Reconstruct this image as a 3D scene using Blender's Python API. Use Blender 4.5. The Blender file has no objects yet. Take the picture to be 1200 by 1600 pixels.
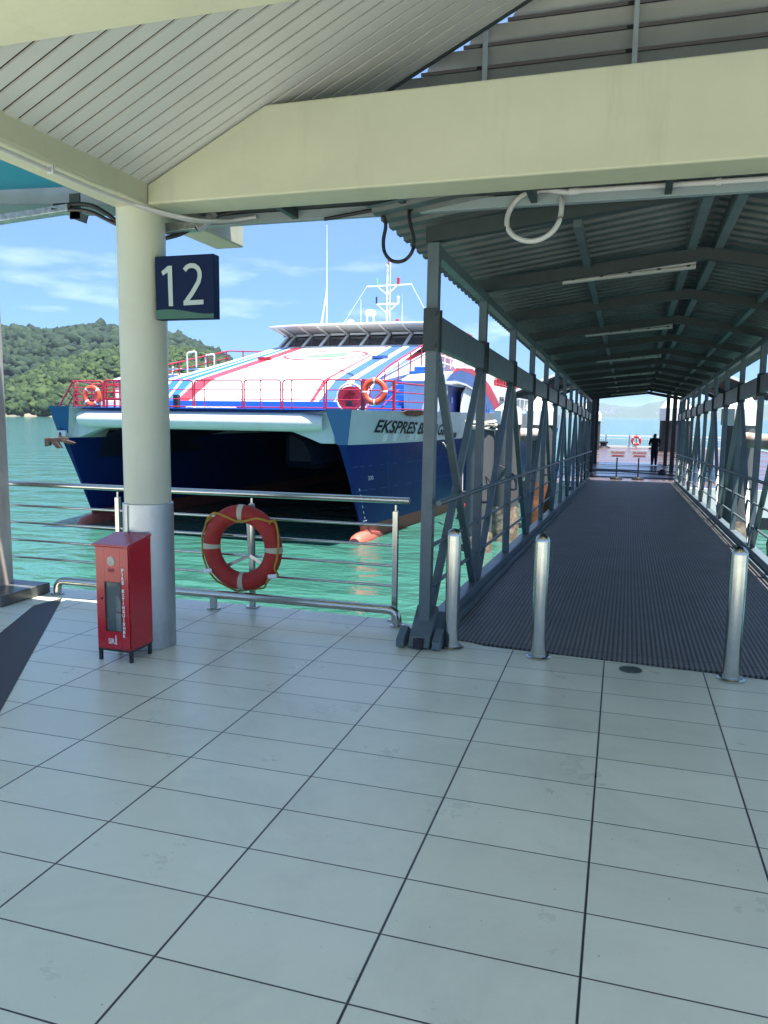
import bpy, math, random
from mathutils import Vector, Matrix, noise
R_ = math.radians
random.seed(7)
sc = bpy.context.scene
# ------------------------------------------------------------------ camera
def cam_axes(yaw, pitch, roll):
    cy, sy = math.cos(yaw), math.sin(yaw)
    f = Vector((sy*math.cos(pitch), cy*math.cos(pitch), math.sin(pitch)))
    r = Vector((cy, -sy, 0)); u = r.cross(f)
    r2 = r*math.cos(roll)+u*math.sin(roll); u2 = -r*math.sin(roll)+u*math.cos(roll)
    return r2, u2, f
cd = bpy.data.cameras.new('camera'); cam = bpy.data.objects.new('camera', cd)
sc.collection.objects.link(cam); sc.camera = cam
r2, u2, f2 = cam_axes(-.29567, -.12566, .012775)
M = Matrix(((r2.x, u2.x, -f2.x, 0), (r2.y, u2.y, -f2.y, 0), (r2.z, u2.z, -f2.z, 1.70), (0, 0, 0, 1)))
cam.matrix_world = M
cd.sensor_fit = 'VERTICAL'; cd.sensor_height = 36.0; cd.sensor_width = 27.0
cd.lens = 1208.7/1600*36.0
cd.clip_start = 0.05; cd.clip_end = 40000
# ------------------------------------------------------------------ sky, sun, exposure
SUN_AZ, SUN_EL = R_(125), R_(75)          # azimuth clockwise from +Y
w = bpy.data.worlds.new('World'); sc.world = w; w.use_nodes = True
nt = w.node_tree; nt.nodes.clear()
def N(nt, t, **k):
    n = nt.nodes.new(t)
    for a, b in k.items():
        if a.startswith('i_'):
            n.inputs[a[2:].replace('_', ' ')].default_value = b
        else: setattr(n, a, b)
    return n
out = N(nt, 'ShaderNodeOutputWorld'); bg = N(nt, 'ShaderNodeBackground')
sky = N(nt, 'ShaderNodeTexSky', sky_type='NISHITA'); sky.sun_disc = False
sky.sun_elevation = SUN_EL; sky.sun_rotation = SUN_AZ
sky.air_density = 1.0; sky.dust_density = 0.2; sky.ozone_density = 2.2; sky.altitude = 0
tc = N(nt, 'ShaderNodeTexCoord'); sep = N(nt, 'ShaderNodeSeparateXYZ'); nt.links.new(tc.outputs['Generated'], sep.inputs[0])
mp = N(nt, 'ShaderNodeMapping'); mp.inputs['Scale'].default_value = (3.2, 3.2, 15.0); mp.inputs['Location'].default_value = (1.3, .4, .2)
nt.links.new(tc.outputs['Generated'], mp.inputs[0])
ns = N(nt, 'ShaderNodeTexNoise'); ns.inputs['Scale'].default_value = 1.6; ns.inputs['Detail'].default_value = 7; ns.inputs['Roughness'].default_value = .55
nt.links.new(mp.outputs[0], ns.inputs['Vector'])
cr = N(nt, 'ShaderNodeMapRange'); cr.inputs['From Min'].default_value = .50; cr.inputs['From Max'].default_value = .72
nt.links.new(ns.outputs['Fac'], cr.inputs['Value'])
hz = N(nt, 'ShaderNodeMapRange'); hz.inputs['From Min'].default_value = .34; hz.inputs['From Max'].default_value = .03
nt.links.new(sep.outputs['Z'], hz.inputs['Value'])
mm = N(nt, 'ShaderNodeMath', operation='MULTIPLY'); nt.links.new(cr.outputs[0], mm.inputs[0]); nt.links.new(hz.outputs[0], mm.inputs[1])
mm2 = N(nt, 'ShaderNodeMath', operation='MULTIPLY'); mm2.inputs[1].default_value = .62; nt.links.new(mm.outputs[0], mm2.inputs[0])
tint = N(nt, 'ShaderNodeMix', data_type='RGBA', blend_type='MULTIPLY'); tint.inputs['Factor'].default_value = 1
nt.links.new(sky.outputs[0], tint.inputs['A']); 
zr = N(nt, 'ShaderNodeMapRange'); zr.inputs['From Min'].default_value = 0; zr.inputs['From Max'].default_value = .55; nt.links.new(sep.outputs['Z'], zr.inputs['Value'])
tg = N(nt, 'ShaderNodeMix', data_type='RGBA'); nt.links.new(zr.outputs[0], tg.inputs['Factor']); tg.inputs['A'].default_value = (.13, .27, .62, 1); tg.inputs['B'].default_value = (.92, .94, .90, 1)
nt.links.new(tg.outputs['Result'], tint.inputs['B'])
mx = N(nt, 'ShaderNodeMix', data_type='RGBA')
nt.links.new(mm2.outputs[0], mx.inputs['Factor']); nt.links.new(tint.outputs['Result'], mx.inputs['A']); mx.inputs['B'].default_value = (5.5, 6.3, 7.6, 1)
nt.links.new(mx.outputs['Result'], bg.inputs['Color']); bg.inputs['Strength'].default_value = 0.085
nt.links.new(bg.outputs[0], out.inputs[0])
sl = bpy.data.lights.new('sun', 'SUN'); sl.energy = 4.6; sl.angle = R_(.55); sl.color = (1, .955, .89)
so = bpy.data.objects.new('sun', sl); sc.collection.objects.link(so)
sd = Vector((math.sin(SUN_AZ)*math.cos(SUN_EL), math.cos(SUN_AZ)*math.cos(SUN_EL), math.sin(SUN_EL)))
so.rotation_euler = sd.to_track_quat('Z', 'Y').to_euler(); so.location = sd*200
sc.view_settings.view_transform = 'Standard'; sc.view_settings.look = 'None'
sc.view_settings.exposure = 1.9; sc.view_settings.gamma = 1; sc.view_settings.use_curve_mapping = False
sc.render.engine = 'CYCLES'
try:
    sc.cycles.max_bounces = 8; sc.cycles.diffuse_bounces = 5; sc.cycles.volume_bounces = 0
except Exception: pass

# ------------------------------------------------------------------ helpers
col = sc.collection
class MB:
    def __init__(s): s.v = []; s.f = []; s.m = []; s.s = []
    def face(s, pts, mi=0, sm=False):
        b = len(s.v); s.v += [tuple(p) for p in pts]; s.f.append(tuple(range(b, b+len(pts)))); s.m.append(mi); s.s.append(sm); return s
    def hexa(s, P, mi=0):       # 8 points: bottom 0-3 ccw, top 4-7
        b = len(s.v); s.v += [tuple(p) for p in P]
        for q in ((3, 2, 1, 0), (4, 5, 6, 7), (0, 1, 5, 4), (1, 2, 6, 5), (2, 3, 7, 6), (3, 0, 4, 7)):
            s.f.append(tuple(b+i for i in q)); s.m.append(mi); s.s.append(False)
        return s
    def box(s, x0, x1, y0, y1, z0, z1, mi=0):
        return s.hexa([(x0, y0, z0), (x1, y0, z0), (x1, y1, z0), (x0, y1, z0), (x0, y0, z1), (x1, y0, z1), (x1, y1, z1), (x0, y1, z1)], mi)
    def bar(s, p0, p1, w, h, mi=0, up=(0, 0, 1)):
        p0, p1 = Vector(p0), Vector(p1); d = (p1-p0).normalized(); up = Vector(up)
        if abs(d.dot(up)) > .98: up = Vector((0, 1, 0))
        x = d.cross(up).normalized(); z = x.cross(d)
        P = []
        for p in (p0, p1):
            P.append([p-x*w/2-z*h/2, p+x*w/2-z*h/2, p+x*w/2+z*h/2, p-x*w/2+z*h/2])
        a, c = P
        return s.hexa([a[0], a[1], c[1], c[0], a[3], a[2], c[2], c[3]], mi)
    def tube(s, pts, r, n=10, mi=0, closed=False, cap=True):
        pts = [Vector(p) for p in pts]; L = len(pts); b = len(s.v)
        rr = r if isinstance(r, (list, tuple)) else [r]*L
        pu = None
        for i, p in enumerate(pts):
            if closed: d = (pts[(i+1) % L]-pts[i-1]).normalized()
            else: d = (pts[min(i+1, L-1)]-pts[max(i-1, 0)]).normalized()
            if pu is None:
                pu = Vector((0, 0, 1)) if abs(d.z) < .9 else Vector((0, 1, 0))
            x = d.cross(pu).normalized(); z = x.cross(d).normalized(); pu = z
            for k in range(n):
                a = 2*math.pi*k/n; s.v.append(tuple(p+(x*math.cos(a)+z*math.sin(a))*rr[i]))
        for i in range(L if closed else L-1):
            j = (i+1) % L
            for k in range(n):
                s.f.append((b+i*n+k, b+i*n+(k+1) % n, b+j*n+(k+1) % n, b+j*n+k)); s.m.append(mi); s.s.append(True)
        if cap and not closed:
            for st, rev in ((b, True), (b+(L-1)*n, False)):
                e = len(s.v); s.v += s.v[st:st+n]
                s.f.append(tuple(e+k for k in (reversed(range(n)) if rev else range(n)))); s.m.append(mi); s.s.append(False)
        return s
    def lathe(s, c, prof, n=24, mi=0, sm=True, rot=0):
        c = Vector(c)
        def ring(r, z):
            b = len(s.v)
            for k in range(n):
                a = 2*math.pi*(k+rot)/n; s.v.append((c.x+r*math.cos(a), c.y+r*math.sin(a), c.z+z))
            return b
        pa = None; b1 = None
        for i in range(len(prof)-1):
            (r0, z0), (r1, z1) = prof[i], prof[i+1]; an = math.atan2(z1-z0, r1-r0)
            if b1 is None or not sm or abs(an-pa) > .7: b0 = ring(r0, z0)
            else: b0 = b1
            b1 = ring(r1, z1); pa = an
            for k in range(n):
                s.f.append((b0+k, b0+(k+1) % n, b1+(k+1) % n, b1+k)); s.m.append(mi); s.s.append(sm)
        if prof[0][0] > 1e-4: b = ring(*prof[0]); s.f.append(tuple(b+k for k in reversed(range(n)))); s.m.append(mi); s.s.append(False)
        if prof[-1][0] > 1e-4: b = ring(*prof[-1]); s.f.append(tuple(b+k for k in range(n))); s.m.append(mi); s.s.append(False)
        return s
    def prism(s, poly, off, mi=0):      # poly: list of 3D pts, extruded by off
        off = Vector(off); P = [Vector(p) for p in poly]; n = len(P); b = len(s.v)
        s.v += [tuple(p) for p in P]+[tuple(p+off) for p in P]
        s.f.append(tuple(range(b, b+n))); s.m.append(mi); s.s.append(False)
        s.f.append(tuple(reversed(range(b+n, b+2*n)))); s.m.append(mi); s.s.append(False)
        for i in range(n):
            j = (i+1) % n; s.f.append((b+i, b+n+i, b+n+j, b+j)); s.m.append(mi); s.s.append(False)
        return s
    def grid(s, rows, mi=0, sm=True):   # rows of equal-length point lists; mi may be callable(i,j)
        b = len(s.v); n = len(rows[0])
        for r in rows: s.v += [tuple(p) for p in r]
        for i in range(len(rows)-1):
            for j in range(n-1):
                s.f.append((b+i*n+j, b+i*n+j+1, b+(i+1)*n+j+1, b+(i+1)*n+j)); s.m.append(mi(i, j) if callable(mi) else mi); s.s.append(sm)
        return s
    def build(s, name, mats, parent=None, bevel=0, **tags):
        me = bpy.data.meshes.new(name); me.from_pydata(s.v, [], s.f)
        if not isinstance(mats, (list, tuple)): mats = [mats]
        for m in mats: me.materials.append(m)
        me.polygons.foreach_set('material_index', s.m); me.polygons.foreach_set('use_smooth', s.s); me.update()
        o = bpy.data.objects.new(name, me); col.objects.link(o)
        if parent: o.parent = parent
        if bevel:
            bm = o.modifiers.new('bevel', 'BEVEL'); bm.width = bevel; bm.segments = 2; bm.limit_method = 'ANGLE'; bm.angle_limit = R_(40)
        for k, v in tags.items(): o[k] = v
        return o
def empty(name, loc=(0, 0, 0), rz=0, label=None, cat=None, group=None, mat=None):
    o = bpy.data.objects.new(name, None); col.objects.link(o)
    if mat is not None: o.matrix_world = mat
    else: o.location = loc; o.rotation_euler = (0, 0, rz)
    o.empty_display_size = .1
    if label: o['label'] = label
    if cat: o['category'] = cat
    if group: o['group'] = group
    return o
def tag(o, label, cat, group=None):
    o['label'] = label; o['category'] = cat
    if group: o['group'] = group
    return o
def copy_tree(o, parent=None):
    c = o.copy(); col.objects.link(c)
    if parent is not None: c.parent = parent
    for ch in list(o.children): copy_tree(ch, c)
    return c
def text_polys(body, size, bold=0.0, shear=0.0, extr=0.0, space=1.0):
    cu = bpy.data.curves.new('t', 'FONT'); cu.body = body; cu.size = size; cu.offset = bold; cu.shear = shear; cu.extrude = extr
    cu.space_character = space; cu.resolution_u = 6
    ob = bpy.data.objects.new('t', cu); col.objects.link(ob)
    dg = bpy.context.evaluated_depsgraph_get(); me = ob.evaluated_get(dg).to_mesh()
    V = [v.co.copy() for v in me.vertices]; F = [tuple(p.vertices) for p in me.polygons]
    ob.evaluated_get(dg).to_mesh_clear(); bpy.data.objects.remove(ob); bpy.data.curves.remove(cu)
    return V, F
def text_obj(name, body, size, mat, fn, parent, bold=0.0, shear=0.0, space=1.0, width=None):
    V, F = text_polys(body, size, bold, shear, 0, space)
    x0 = min(v.x for v in V); x1 = max(v.x for v in V); y0 = min(v.y for v in V); y1 = max(v.y for v in V)
    mb = MB(); mb.v = [tuple(fn((v.x-x0)/(x1-x0), (v.y-y0)/(y1-y0))) for v in V]; mb.f = F; mb.m = [0]*len(F); mb.s = [False]*len(F)
    return mb.build(name, mat, parent)
def arc(c, r, a0, a1, n, ax=(1, 0, 0), ay=(0, 0, 1)):
    c, ax, ay = Vector(c), Vector(ax), Vector(ay)
    return [c+ax*r*math.cos(a0+(a1-a0)*i/n)+ay*r*math.sin(a0+(a1-a0)*i/n) for i in range(n+1)]
def rounded(pts, r, n=5):
    pts = [Vector(p) for p in pts]; o = [pts[0]]
    for i in range(1, len(pts)-1):
        a, b, c = pts[i-1], pts[i], pts[i+1]; d0 = (a-b).normalized(); d1 = (c-b).normalized()
        for k in range(n+1):
            t = k/n; o.append(((b+d0*r)*(1-t)+b*t)*(1-t)+(b*(1-t)+(b+d1*r)*t)*t)
    o.append(pts[-1]); return o

# ------------------------------------------------------------------ materials
def mat(name, c, rough=.5, metal=0, var=0, vscale=3, bump=0, bscale=40, c2=None, coat=0, spec=.5, streak=0, det=4, stain=None):
    m = bpy.data.materials.new(name); m.use_nodes = True; t = m.node_tree; p = t.nodes['Principled BSDF']
    p.inputs['Roughness'].default_value = rough; p.inputs['Metallic'].default_value = metal
    p.inputs['Base Color'].default_value = (*c, 1); p.inputs['Coat Weight'].default_value = coat
    p.inputs['Specular IOR Level'].default_value = spec
    if var or bump or c2:
        tcn = N(t, 'ShaderNodeTexCoord'); mpn = N(t, 'ShaderNodeMapping'); t.links.new(tcn.outputs['Object'], mpn.inputs[0])
        if streak: mpn.inputs['Scale'].default_value = (1, 1, streak)
    if var or c2:
        n = N(t, 'ShaderNodeTexNoise'); n.inputs['Scale'].default_value = vscale; n.inputs['Detail'].default_value = det; n.inputs['Roughness'].default_value = .62
        t.links.new(mpn.outputs[0], n.inputs['Vector'])
        mr = N(t, 'ShaderNodeMapRange'); mr.inputs['From Min'].default_value = .35; mr.inputs['From Max'].default_value = .68
        t.links.new(n.outputs['Fac'], mr.inputs['Value'])
        mxn = N(t, 'ShaderNodeMix', data_type='RGBA'); t.links.new(mr.outputs[0], mxn.inputs['Factor'])
        d = c2 if c2 else tuple(x*(1-var) for x in c)
        mxn.inputs['A'].default_value = (*c, 1); mxn.inputs['B'].default_value = (*d, 1)
        t.links.new(mxn.outputs['Result'], p.inputs['Base Color'])
        rr = N(t, 'ShaderNodeMapRange'); rr.inputs['To Min'].default_value = max(.02, rough*.85); rr.inputs['To Max'].default_value = min(1, rough*1.25)
        t.links.new(n.outputs['Fac'], rr.inputs['Value']); t.links.new(rr.outputs[0], p.inputs['Roughness'])
    if stain:
        sc_, amt, scl, zst, lo = stain
        ms_ = N(t, 'ShaderNodeMapping'); ms_.inputs['Scale'].default_value = (1, 1, zst); t.links.new(tcn.outputs['Object'], ms_.inputs[0])
        sn = N(t, 'ShaderNodeTexNoise'); sn.inputs['Scale'].default_value = scl; sn.inputs['Detail'].default_value = 9; sn.inputs['Roughness'].default_value = .68; t.links.new(ms_.outputs[0], sn.inputs['Vector'])
        sr = N(t, 'ShaderNodeMapRange'); sr.inputs['From Min'].default_value = lo; sr.inputs['From Max'].default_value = lo+.16; sr.inputs['To Max'].default_value = amt; t.links.new(sn.outputs['Fac'], sr.inputs['Value'])
        sx = N(t, 'ShaderNodeMix', data_type='RGBA'); t.links.new(sr.outputs[0], sx.inputs['Factor']); t.links.new(mxn.outputs['Result'], sx.inputs['A']); sx.inputs['B'].default_value = (*sc_, 1)
        t.links.new(sx.outputs['Result'], p.inputs['Base Color'])
    if bump:
        n2 = N(t, 'ShaderNodeTexNoise'); n2.inputs['Scale'].default_value = bscale; n2.inputs['Detail'].default_value = 3
        t.links.new(tcn.outputs['Object'], n2.inputs['Vector'])
        b = N(t, 'ShaderNodeBump'); b.inputs['Strength'].default_value = bump; b.inputs['Distance'].default_value = .01
        t.links.new(n2.outputs['Fac'], b.inputs['Height']); t.links.new(b.outputs[0], p.inputs['Normal'])
    return m
m_cream = mat('cream_paint', (.41, .42, .315), .5, var=.10, vscale=1.5, bump=.25, bscale=12, stain=((.24, .23, .16), .35, 5, .12, .56))
m_column = mat('column_paint', (.46, .48, .385), .36, var=.08, vscale=2, bump=.12, bscale=9, stain=((.25, .25, .19), .4, 6, .10, .57))
m_sleeve = mat('brushed_aluminium', (.46, .48, .48), .38, metal=.8, var=.12, vscale=3, bump=.2, bscale=5, stain=((.2, .2, .2), .5, 9, .25, .57))
m_steel = mat('stainless_steel', (.52, .51, .45), .20, metal=1, var=.10, vscale=9)
m_steel2 = mat('dull_steel', (.5, .5, .49), .3, metal=1, var=.2, vscale=6)
m_soffit = mat('soffit_strip', (.52, .53, .52), .38, metal=.1, var=.10, vscale=1.2)
m_dark = mat('joint_and_shade_dark', (.012, .012, .012), .9)
m_louvre = mat('louvre_metal', (.34, .355, .345), .45, metal=.4, var=.15, vscale=2)
m_gwsteel = mat('slate_paint', (.095, .130, .142), .38, var=.22, vscale=4, bump=.2, bscale=14, stain=((.14, .075, .045), .7, 7, .5, .63))
m_gwroof = mat('green_roof_sheet', (.078, .100, .106), .5, var=.35, vscale=2.5, stain=((.05, .045, .035), .6, 3, .6, .58))
m_gwdark = mat('rafter_paint', (.025, .040, .043), .5, var=.3, vscale=4, stain=((.10, .05, .03), .6, 6, 1, .62))
m_tube = mat('lamp_tube', (.34, .36, .35), .35)
m_conduit = mat('grey_conduit', (.42, .43, .44), .5)
m_black = mat('black_rubber', (.012, .012, .014), .5)
m_blackmetal = mat('black_frame', (.015, .015, .016), .35)
m_red = mat('cabinet_red', (.48, .006, .018), .24, var=.15, vscale=4, coat=.3, bump=.1, bscale=6, stain=((.16, .02, .02), .4, 14, .3, .6))
m_white = mat('ship_white', (.70, .71, .69), .38, var=.08, vscale=.8, bump=.35, bscale=1.4, stain=((.45, .42, .36), .45, 1.6, .5, .60))
m_whitedirty = mat('bow_white', (.60, .64, .64), .4, var=.12, vscale=1.2, bump=.6, bscale=1.8, stain=((.30, .27, .22), .5, 2.5, .3, .58))
m_navy = mat('hull_navy', (.005, .024, .16), .38, spec=.15, var=.3, vscale=.5, bump=.8, bscale=1.1, stain=((.05, .07, .12), .5, 2.2, .3, .58))
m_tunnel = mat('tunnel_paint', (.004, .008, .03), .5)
m_blue = mat('deck_blue', (.02, .13, .50), .4, var=.12, vscale=2)
m_slate = mat('stripe_blue', (.045, .12, .34), .35, var=.08, vscale=1)
m_stripered = mat('stripe_red', (.48, .035, .06), .4, var=.1, vscale=1)
m_boot = mat('antifouling', (.36, .07, .05), .6, c2=(.22, .08, .06), vscale=3)
m_rail = mat('rail_red', (.36, .016, .035), .4, var=.15, vscale=5)
m_glass = mat('bridge_glass', (.03, .035, .04), .08, spec=.8)
m_green = mat('emblem_green', (.12, .42, .14), .5)
m_orange = mat('lifebuoy_orange', (.75, .075, .03), .45, var=.1, vscale=6)
m_oldred = mat('faded_lifebuoy', (.36, .026, .020), .55, spec=.3, c2=(.26, .020, .016), vscale=7, bump=.2, bscale=25)
m_band = mat('reflective_band', (.40, .40, .29), .4)
m_bandw = mat('white_band', (.8, .8, .8), .4)
m_ropey = mat('yellow_rope', (.42, .24, .03), .8, bump=.6, bscale=200)
m_ropew = mat('pale_rope', (.55, .50, .42), .9, bump=.6, bscale=60)
m_pile = mat('pile_concrete', (.10, .105, .11), .75, var=.3, vscale=1.2, streak=.25, bump=.3, bscale=20)
m_cap = mat('white_cap', (.80, .80, .76), .5, var=.05, vscale=2)
m_barn = mat('barnacles', (.36, .30, .23), .95, c2=(.10, .05, .03), vscale=5, bump=1, bscale=14, det=8)
m_rust = mat('rust', (.33, .12, .045), .85, c2=(.10, .05, .03), vscale=3, bump=.6, bscale=20)
m_wood = mat('weathered_timber', (.05, .042, .036), .85, c2=(.02, .017, .015), vscale=2, streak=.15, bump=.5, bscale=20)
m_cloth = mat('dark_cloth', (.008, .011, .02), .9)
m_shirt = mat('dark_shirt', (.006, .008, .014), .9)
m_skin = mat('skin', (.20, .10, .06), .6)
m_hair = mat('hair', (.006, .005, .005), .7)
m_navysign = mat('sign_navy', (.003, .010, .040), .45, spec=.15)
m_signgreen = mat('sign_green', (.03, .10, .06), .4)
m_signgrey = mat('sign_digit', (.33, .40, .38), .4)
m_signboard = mat('sign_board', (.45, .46, .48), .4)
m_signred = mat('sign_red', (.40, .02, .04), .5)
m_granite = mat('dark_granite', (.022, .024, .026), .55, c2=(.045, .047, .05), vscale=60, det=6)
m_plinth = mat('plinth_stone', (.10, .105, .10), .3, c2=(.05, .055, .055), vscale=12)
m_rustcol = mat('stained_column', (.50, .47, .42), .6, c2=(.30, .22, .16), vscale=2.2, streak=.35)
m_pontoon = None

def floor_mat():
    m = bpy.data.materials.new('glazed_tiles'); m.use_nodes = True; t = m.node_tree; p = t.nodes['Principled BSDF']
    tcn = N(t, 'ShaderNodeTexCoord'); sp = N(t, 'ShaderNodeSeparateXYZ'); t.links.new(tcn.outputs['Object'], sp.inputs[0])
    def ax(o, off, size, g):
        a = N(t, 'ShaderNodeMath', operation='SUBTRACT'); t.links.new(o, a.inputs[0]); a.inputs[1].default_value = off
        d = N(t, 'ShaderNodeMath', operation='DIVIDE'); t.links.new(a.outputs[0], d.inputs[0]); d.inputs[1].default_value = size
        fl = N(t, 'ShaderNodeMath', operation='FLOOR'); t.links.new(d.outputs[0], fl.inputs[0])
        fr = N(t, 'ShaderNodeMath', operation='PINGPONG'); t.links.new(d.outputs[0], fr.inputs[0]); fr.inputs[1].default_value = .5
        mr = N(t, 'ShaderNodeMapRange'); mr.inputs['From Min'].default_value = g/size*.6; mr.inputs['From Max'].default_value = g/size*1.1
        t.links.new(fr.outputs[0], mr.inputs['Value']); return fl, mr
    fx, gx = ax(sp.outputs['X'], -.0405, .6421, .0052); fy, gy = ax(sp.outputs['Y'], 2.256, .321, .0036)
    g = N(t, 'ShaderNodeMath', operation='MINIMUM'); t.links.new(gx.outputs[0], g.inputs[0]); t.links.new(gy.outputs[0], g.inputs[1])
    cmb = N(t, 'ShaderNodeCombineXYZ'); t.links.new(fx.outputs[0], cmb.inputs[0]); t.links.new(fy.outputs[0], cmb.inputs[1])
    wn = N(t, 'ShaderNodeTexWhiteNoise', noise_dimensions='2D'); t.links.new(cmb.outputs[0], wn.inputs['Vector'])
    n = N(t, 'ShaderNodeTexNoise'); n.inputs['Scale'].default_value = 2.3; n.inputs['Detail'].default_value = 8; n.inputs['Roughness'].default_value = .7
    t.links.new(tcn.outputs['Object'], n.inputs['Vector'])
    ad = N(t, 'ShaderNodeMath', operation='MULTIPLY_ADD'); t.links.new(n.outputs['Fac'], ad.inputs[0]); ad.inputs[1].default_value = .7; 
    sc2 = N(t, 'ShaderNodeMath', operation='MULTIPLY'); sc2.inputs[1].default_value = .42; t.links.new(wn.outputs['Value'], sc2.inputs[0]); t.links.new(sc2.outputs[0], ad.inputs[2])
    c = N(t, 'ShaderNodeMix', data_type='RGBA'); c.inputs['A'].default_value = (.62, .62, .485, 1); c.inputs['B'].default_value = (.77, .765, .61, 1); t.links.new(ad.outputs[0], c.inputs['Factor'])
    # fine scuffs
    n3 = N(t, 'ShaderNodeTexNoise'); n3.inputs['Scale'].default_value = 9; n3.inputs['Detail'].default_value = 10; n3.inputs['Distortion'].default_value = 1.5
    t.links.new(tcn.outputs['Object'], n3.inputs['Vector'])
    sm_ = N(t, 'ShaderNodeMapRange'); sm_.inputs['From Min'].default_value = .70; sm_.inputs['From Max'].default_value = .78; sm_.inputs['To Max'].default_value = .22
    t.links.new(n3.outputs['Fac'], sm_.inputs['Value'])
    cs = N(t, 'ShaderNodeMix', data_type='RGBA'); t.links.new(sm_.outputs[0], cs.inputs['Factor']); t.links.new(c.outputs['Result'], cs.inputs['A']); cs.inputs['B'].default_value = (.16, .17, .17, 1)
    n6 = N(t, 'ShaderNodeTexNoise'); n6.inputs['Scale'].default_value = .9; n6.inputs['Detail'].default_value = 12; n6.inputs['Roughness'].default_value = .72; n6.inputs['Distortion'].default_value = .5; t.links.new(tcn.outputs['Object'], n6.inputs['Vector'])
    s6 = N(t, 'ShaderNodeMapRange'); s6.inputs['From Min'].default_value = .48; s6.inputs['From Max'].default_value = .72; s6.inputs['To Max'].default_value = .38; t.links.new(n6.outputs['Fac'], s6.inputs['Value'])
    cs6 = N(t, 'ShaderNodeMix', data_type='RGBA'); t.links.new(s6.outputs[0], cs6.inputs['Factor']); t.links.new(cs.outputs['Result'], cs6.inputs['A']); cs6.inputs['B'].default_value = (.40, .40, .34, 1)
    n7 = N(t, 'ShaderNodeTexNoise'); n7.inputs['Scale'].default_value = 55; n7.inputs['Detail'].default_value = 2; t.links.new(tcn.outputs['Object'], n7.inputs['Vector'])
    s7 = N(t, 'ShaderNodeMapRange'); s7.inputs['From Min'].default_value = .745; s7.inputs['From Max'].default_value = .77; s7.inputs['To Max'].default_value = .7; t.links.new(n7.outputs['Fac'], s7.inputs['Value'])
    cs7 = N(t, 'ShaderNodeMix', data_type='RGBA'); t.links.new(s7.outputs[0], cs7.inputs['Factor']); t.links.new(cs6.outputs['Result'], cs7.inputs['A']); cs7.inputs['B'].default_value = (.08, .07, .06, 1)
    cs = cs7
    c2 = N(t, 'ShaderNodeMix', data_type='RGBA'); t.links.new(g.outputs[0], c2.inputs['Factor']); c2.inputs['A'].default_value = (.035, .035, .036, 1); t.links.new(cs.outputs['Result'], c2.inputs['B'])
    t.links.new(c2.outputs['Result'], p.inputs['Base Color'])
    rr = N(t, 'ShaderNodeMapRange'); rr.inputs['To Min'].default_value = .20; rr.inputs['To Max'].default_value = .40; t.links.new(n.outputs['Fac'], rr.inputs['Value'])
    t.links.new(rr.outputs[0], p.inputs['Roughness'])
    b = N(t, 'ShaderNodeBump'); b.inputs['Strength'].default_value = .5; b.inputs['Distance'].default_value = .002; t.links.new(g.outputs[0], b.inputs['Height'])
    n4 = N(t, 'ShaderNodeTexNoise'); n4.inputs['Scale'].default_value = 5; t.links.new(tcn.outputs['Object'], n4.inputs['Vector'])
    b2 = N(t, 'ShaderNodeBump'); b2.inputs['Strength'].default_value = .2; b2.inputs['Distance'].default_value = .004; t.links.new(n4.outputs['Fac'], b2.inputs['Height'])
    t.links.new(b2.outputs[0], b.inputs['Normal']); t.links.new(b.outputs[0], p.inputs['Normal'])
    return m
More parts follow.
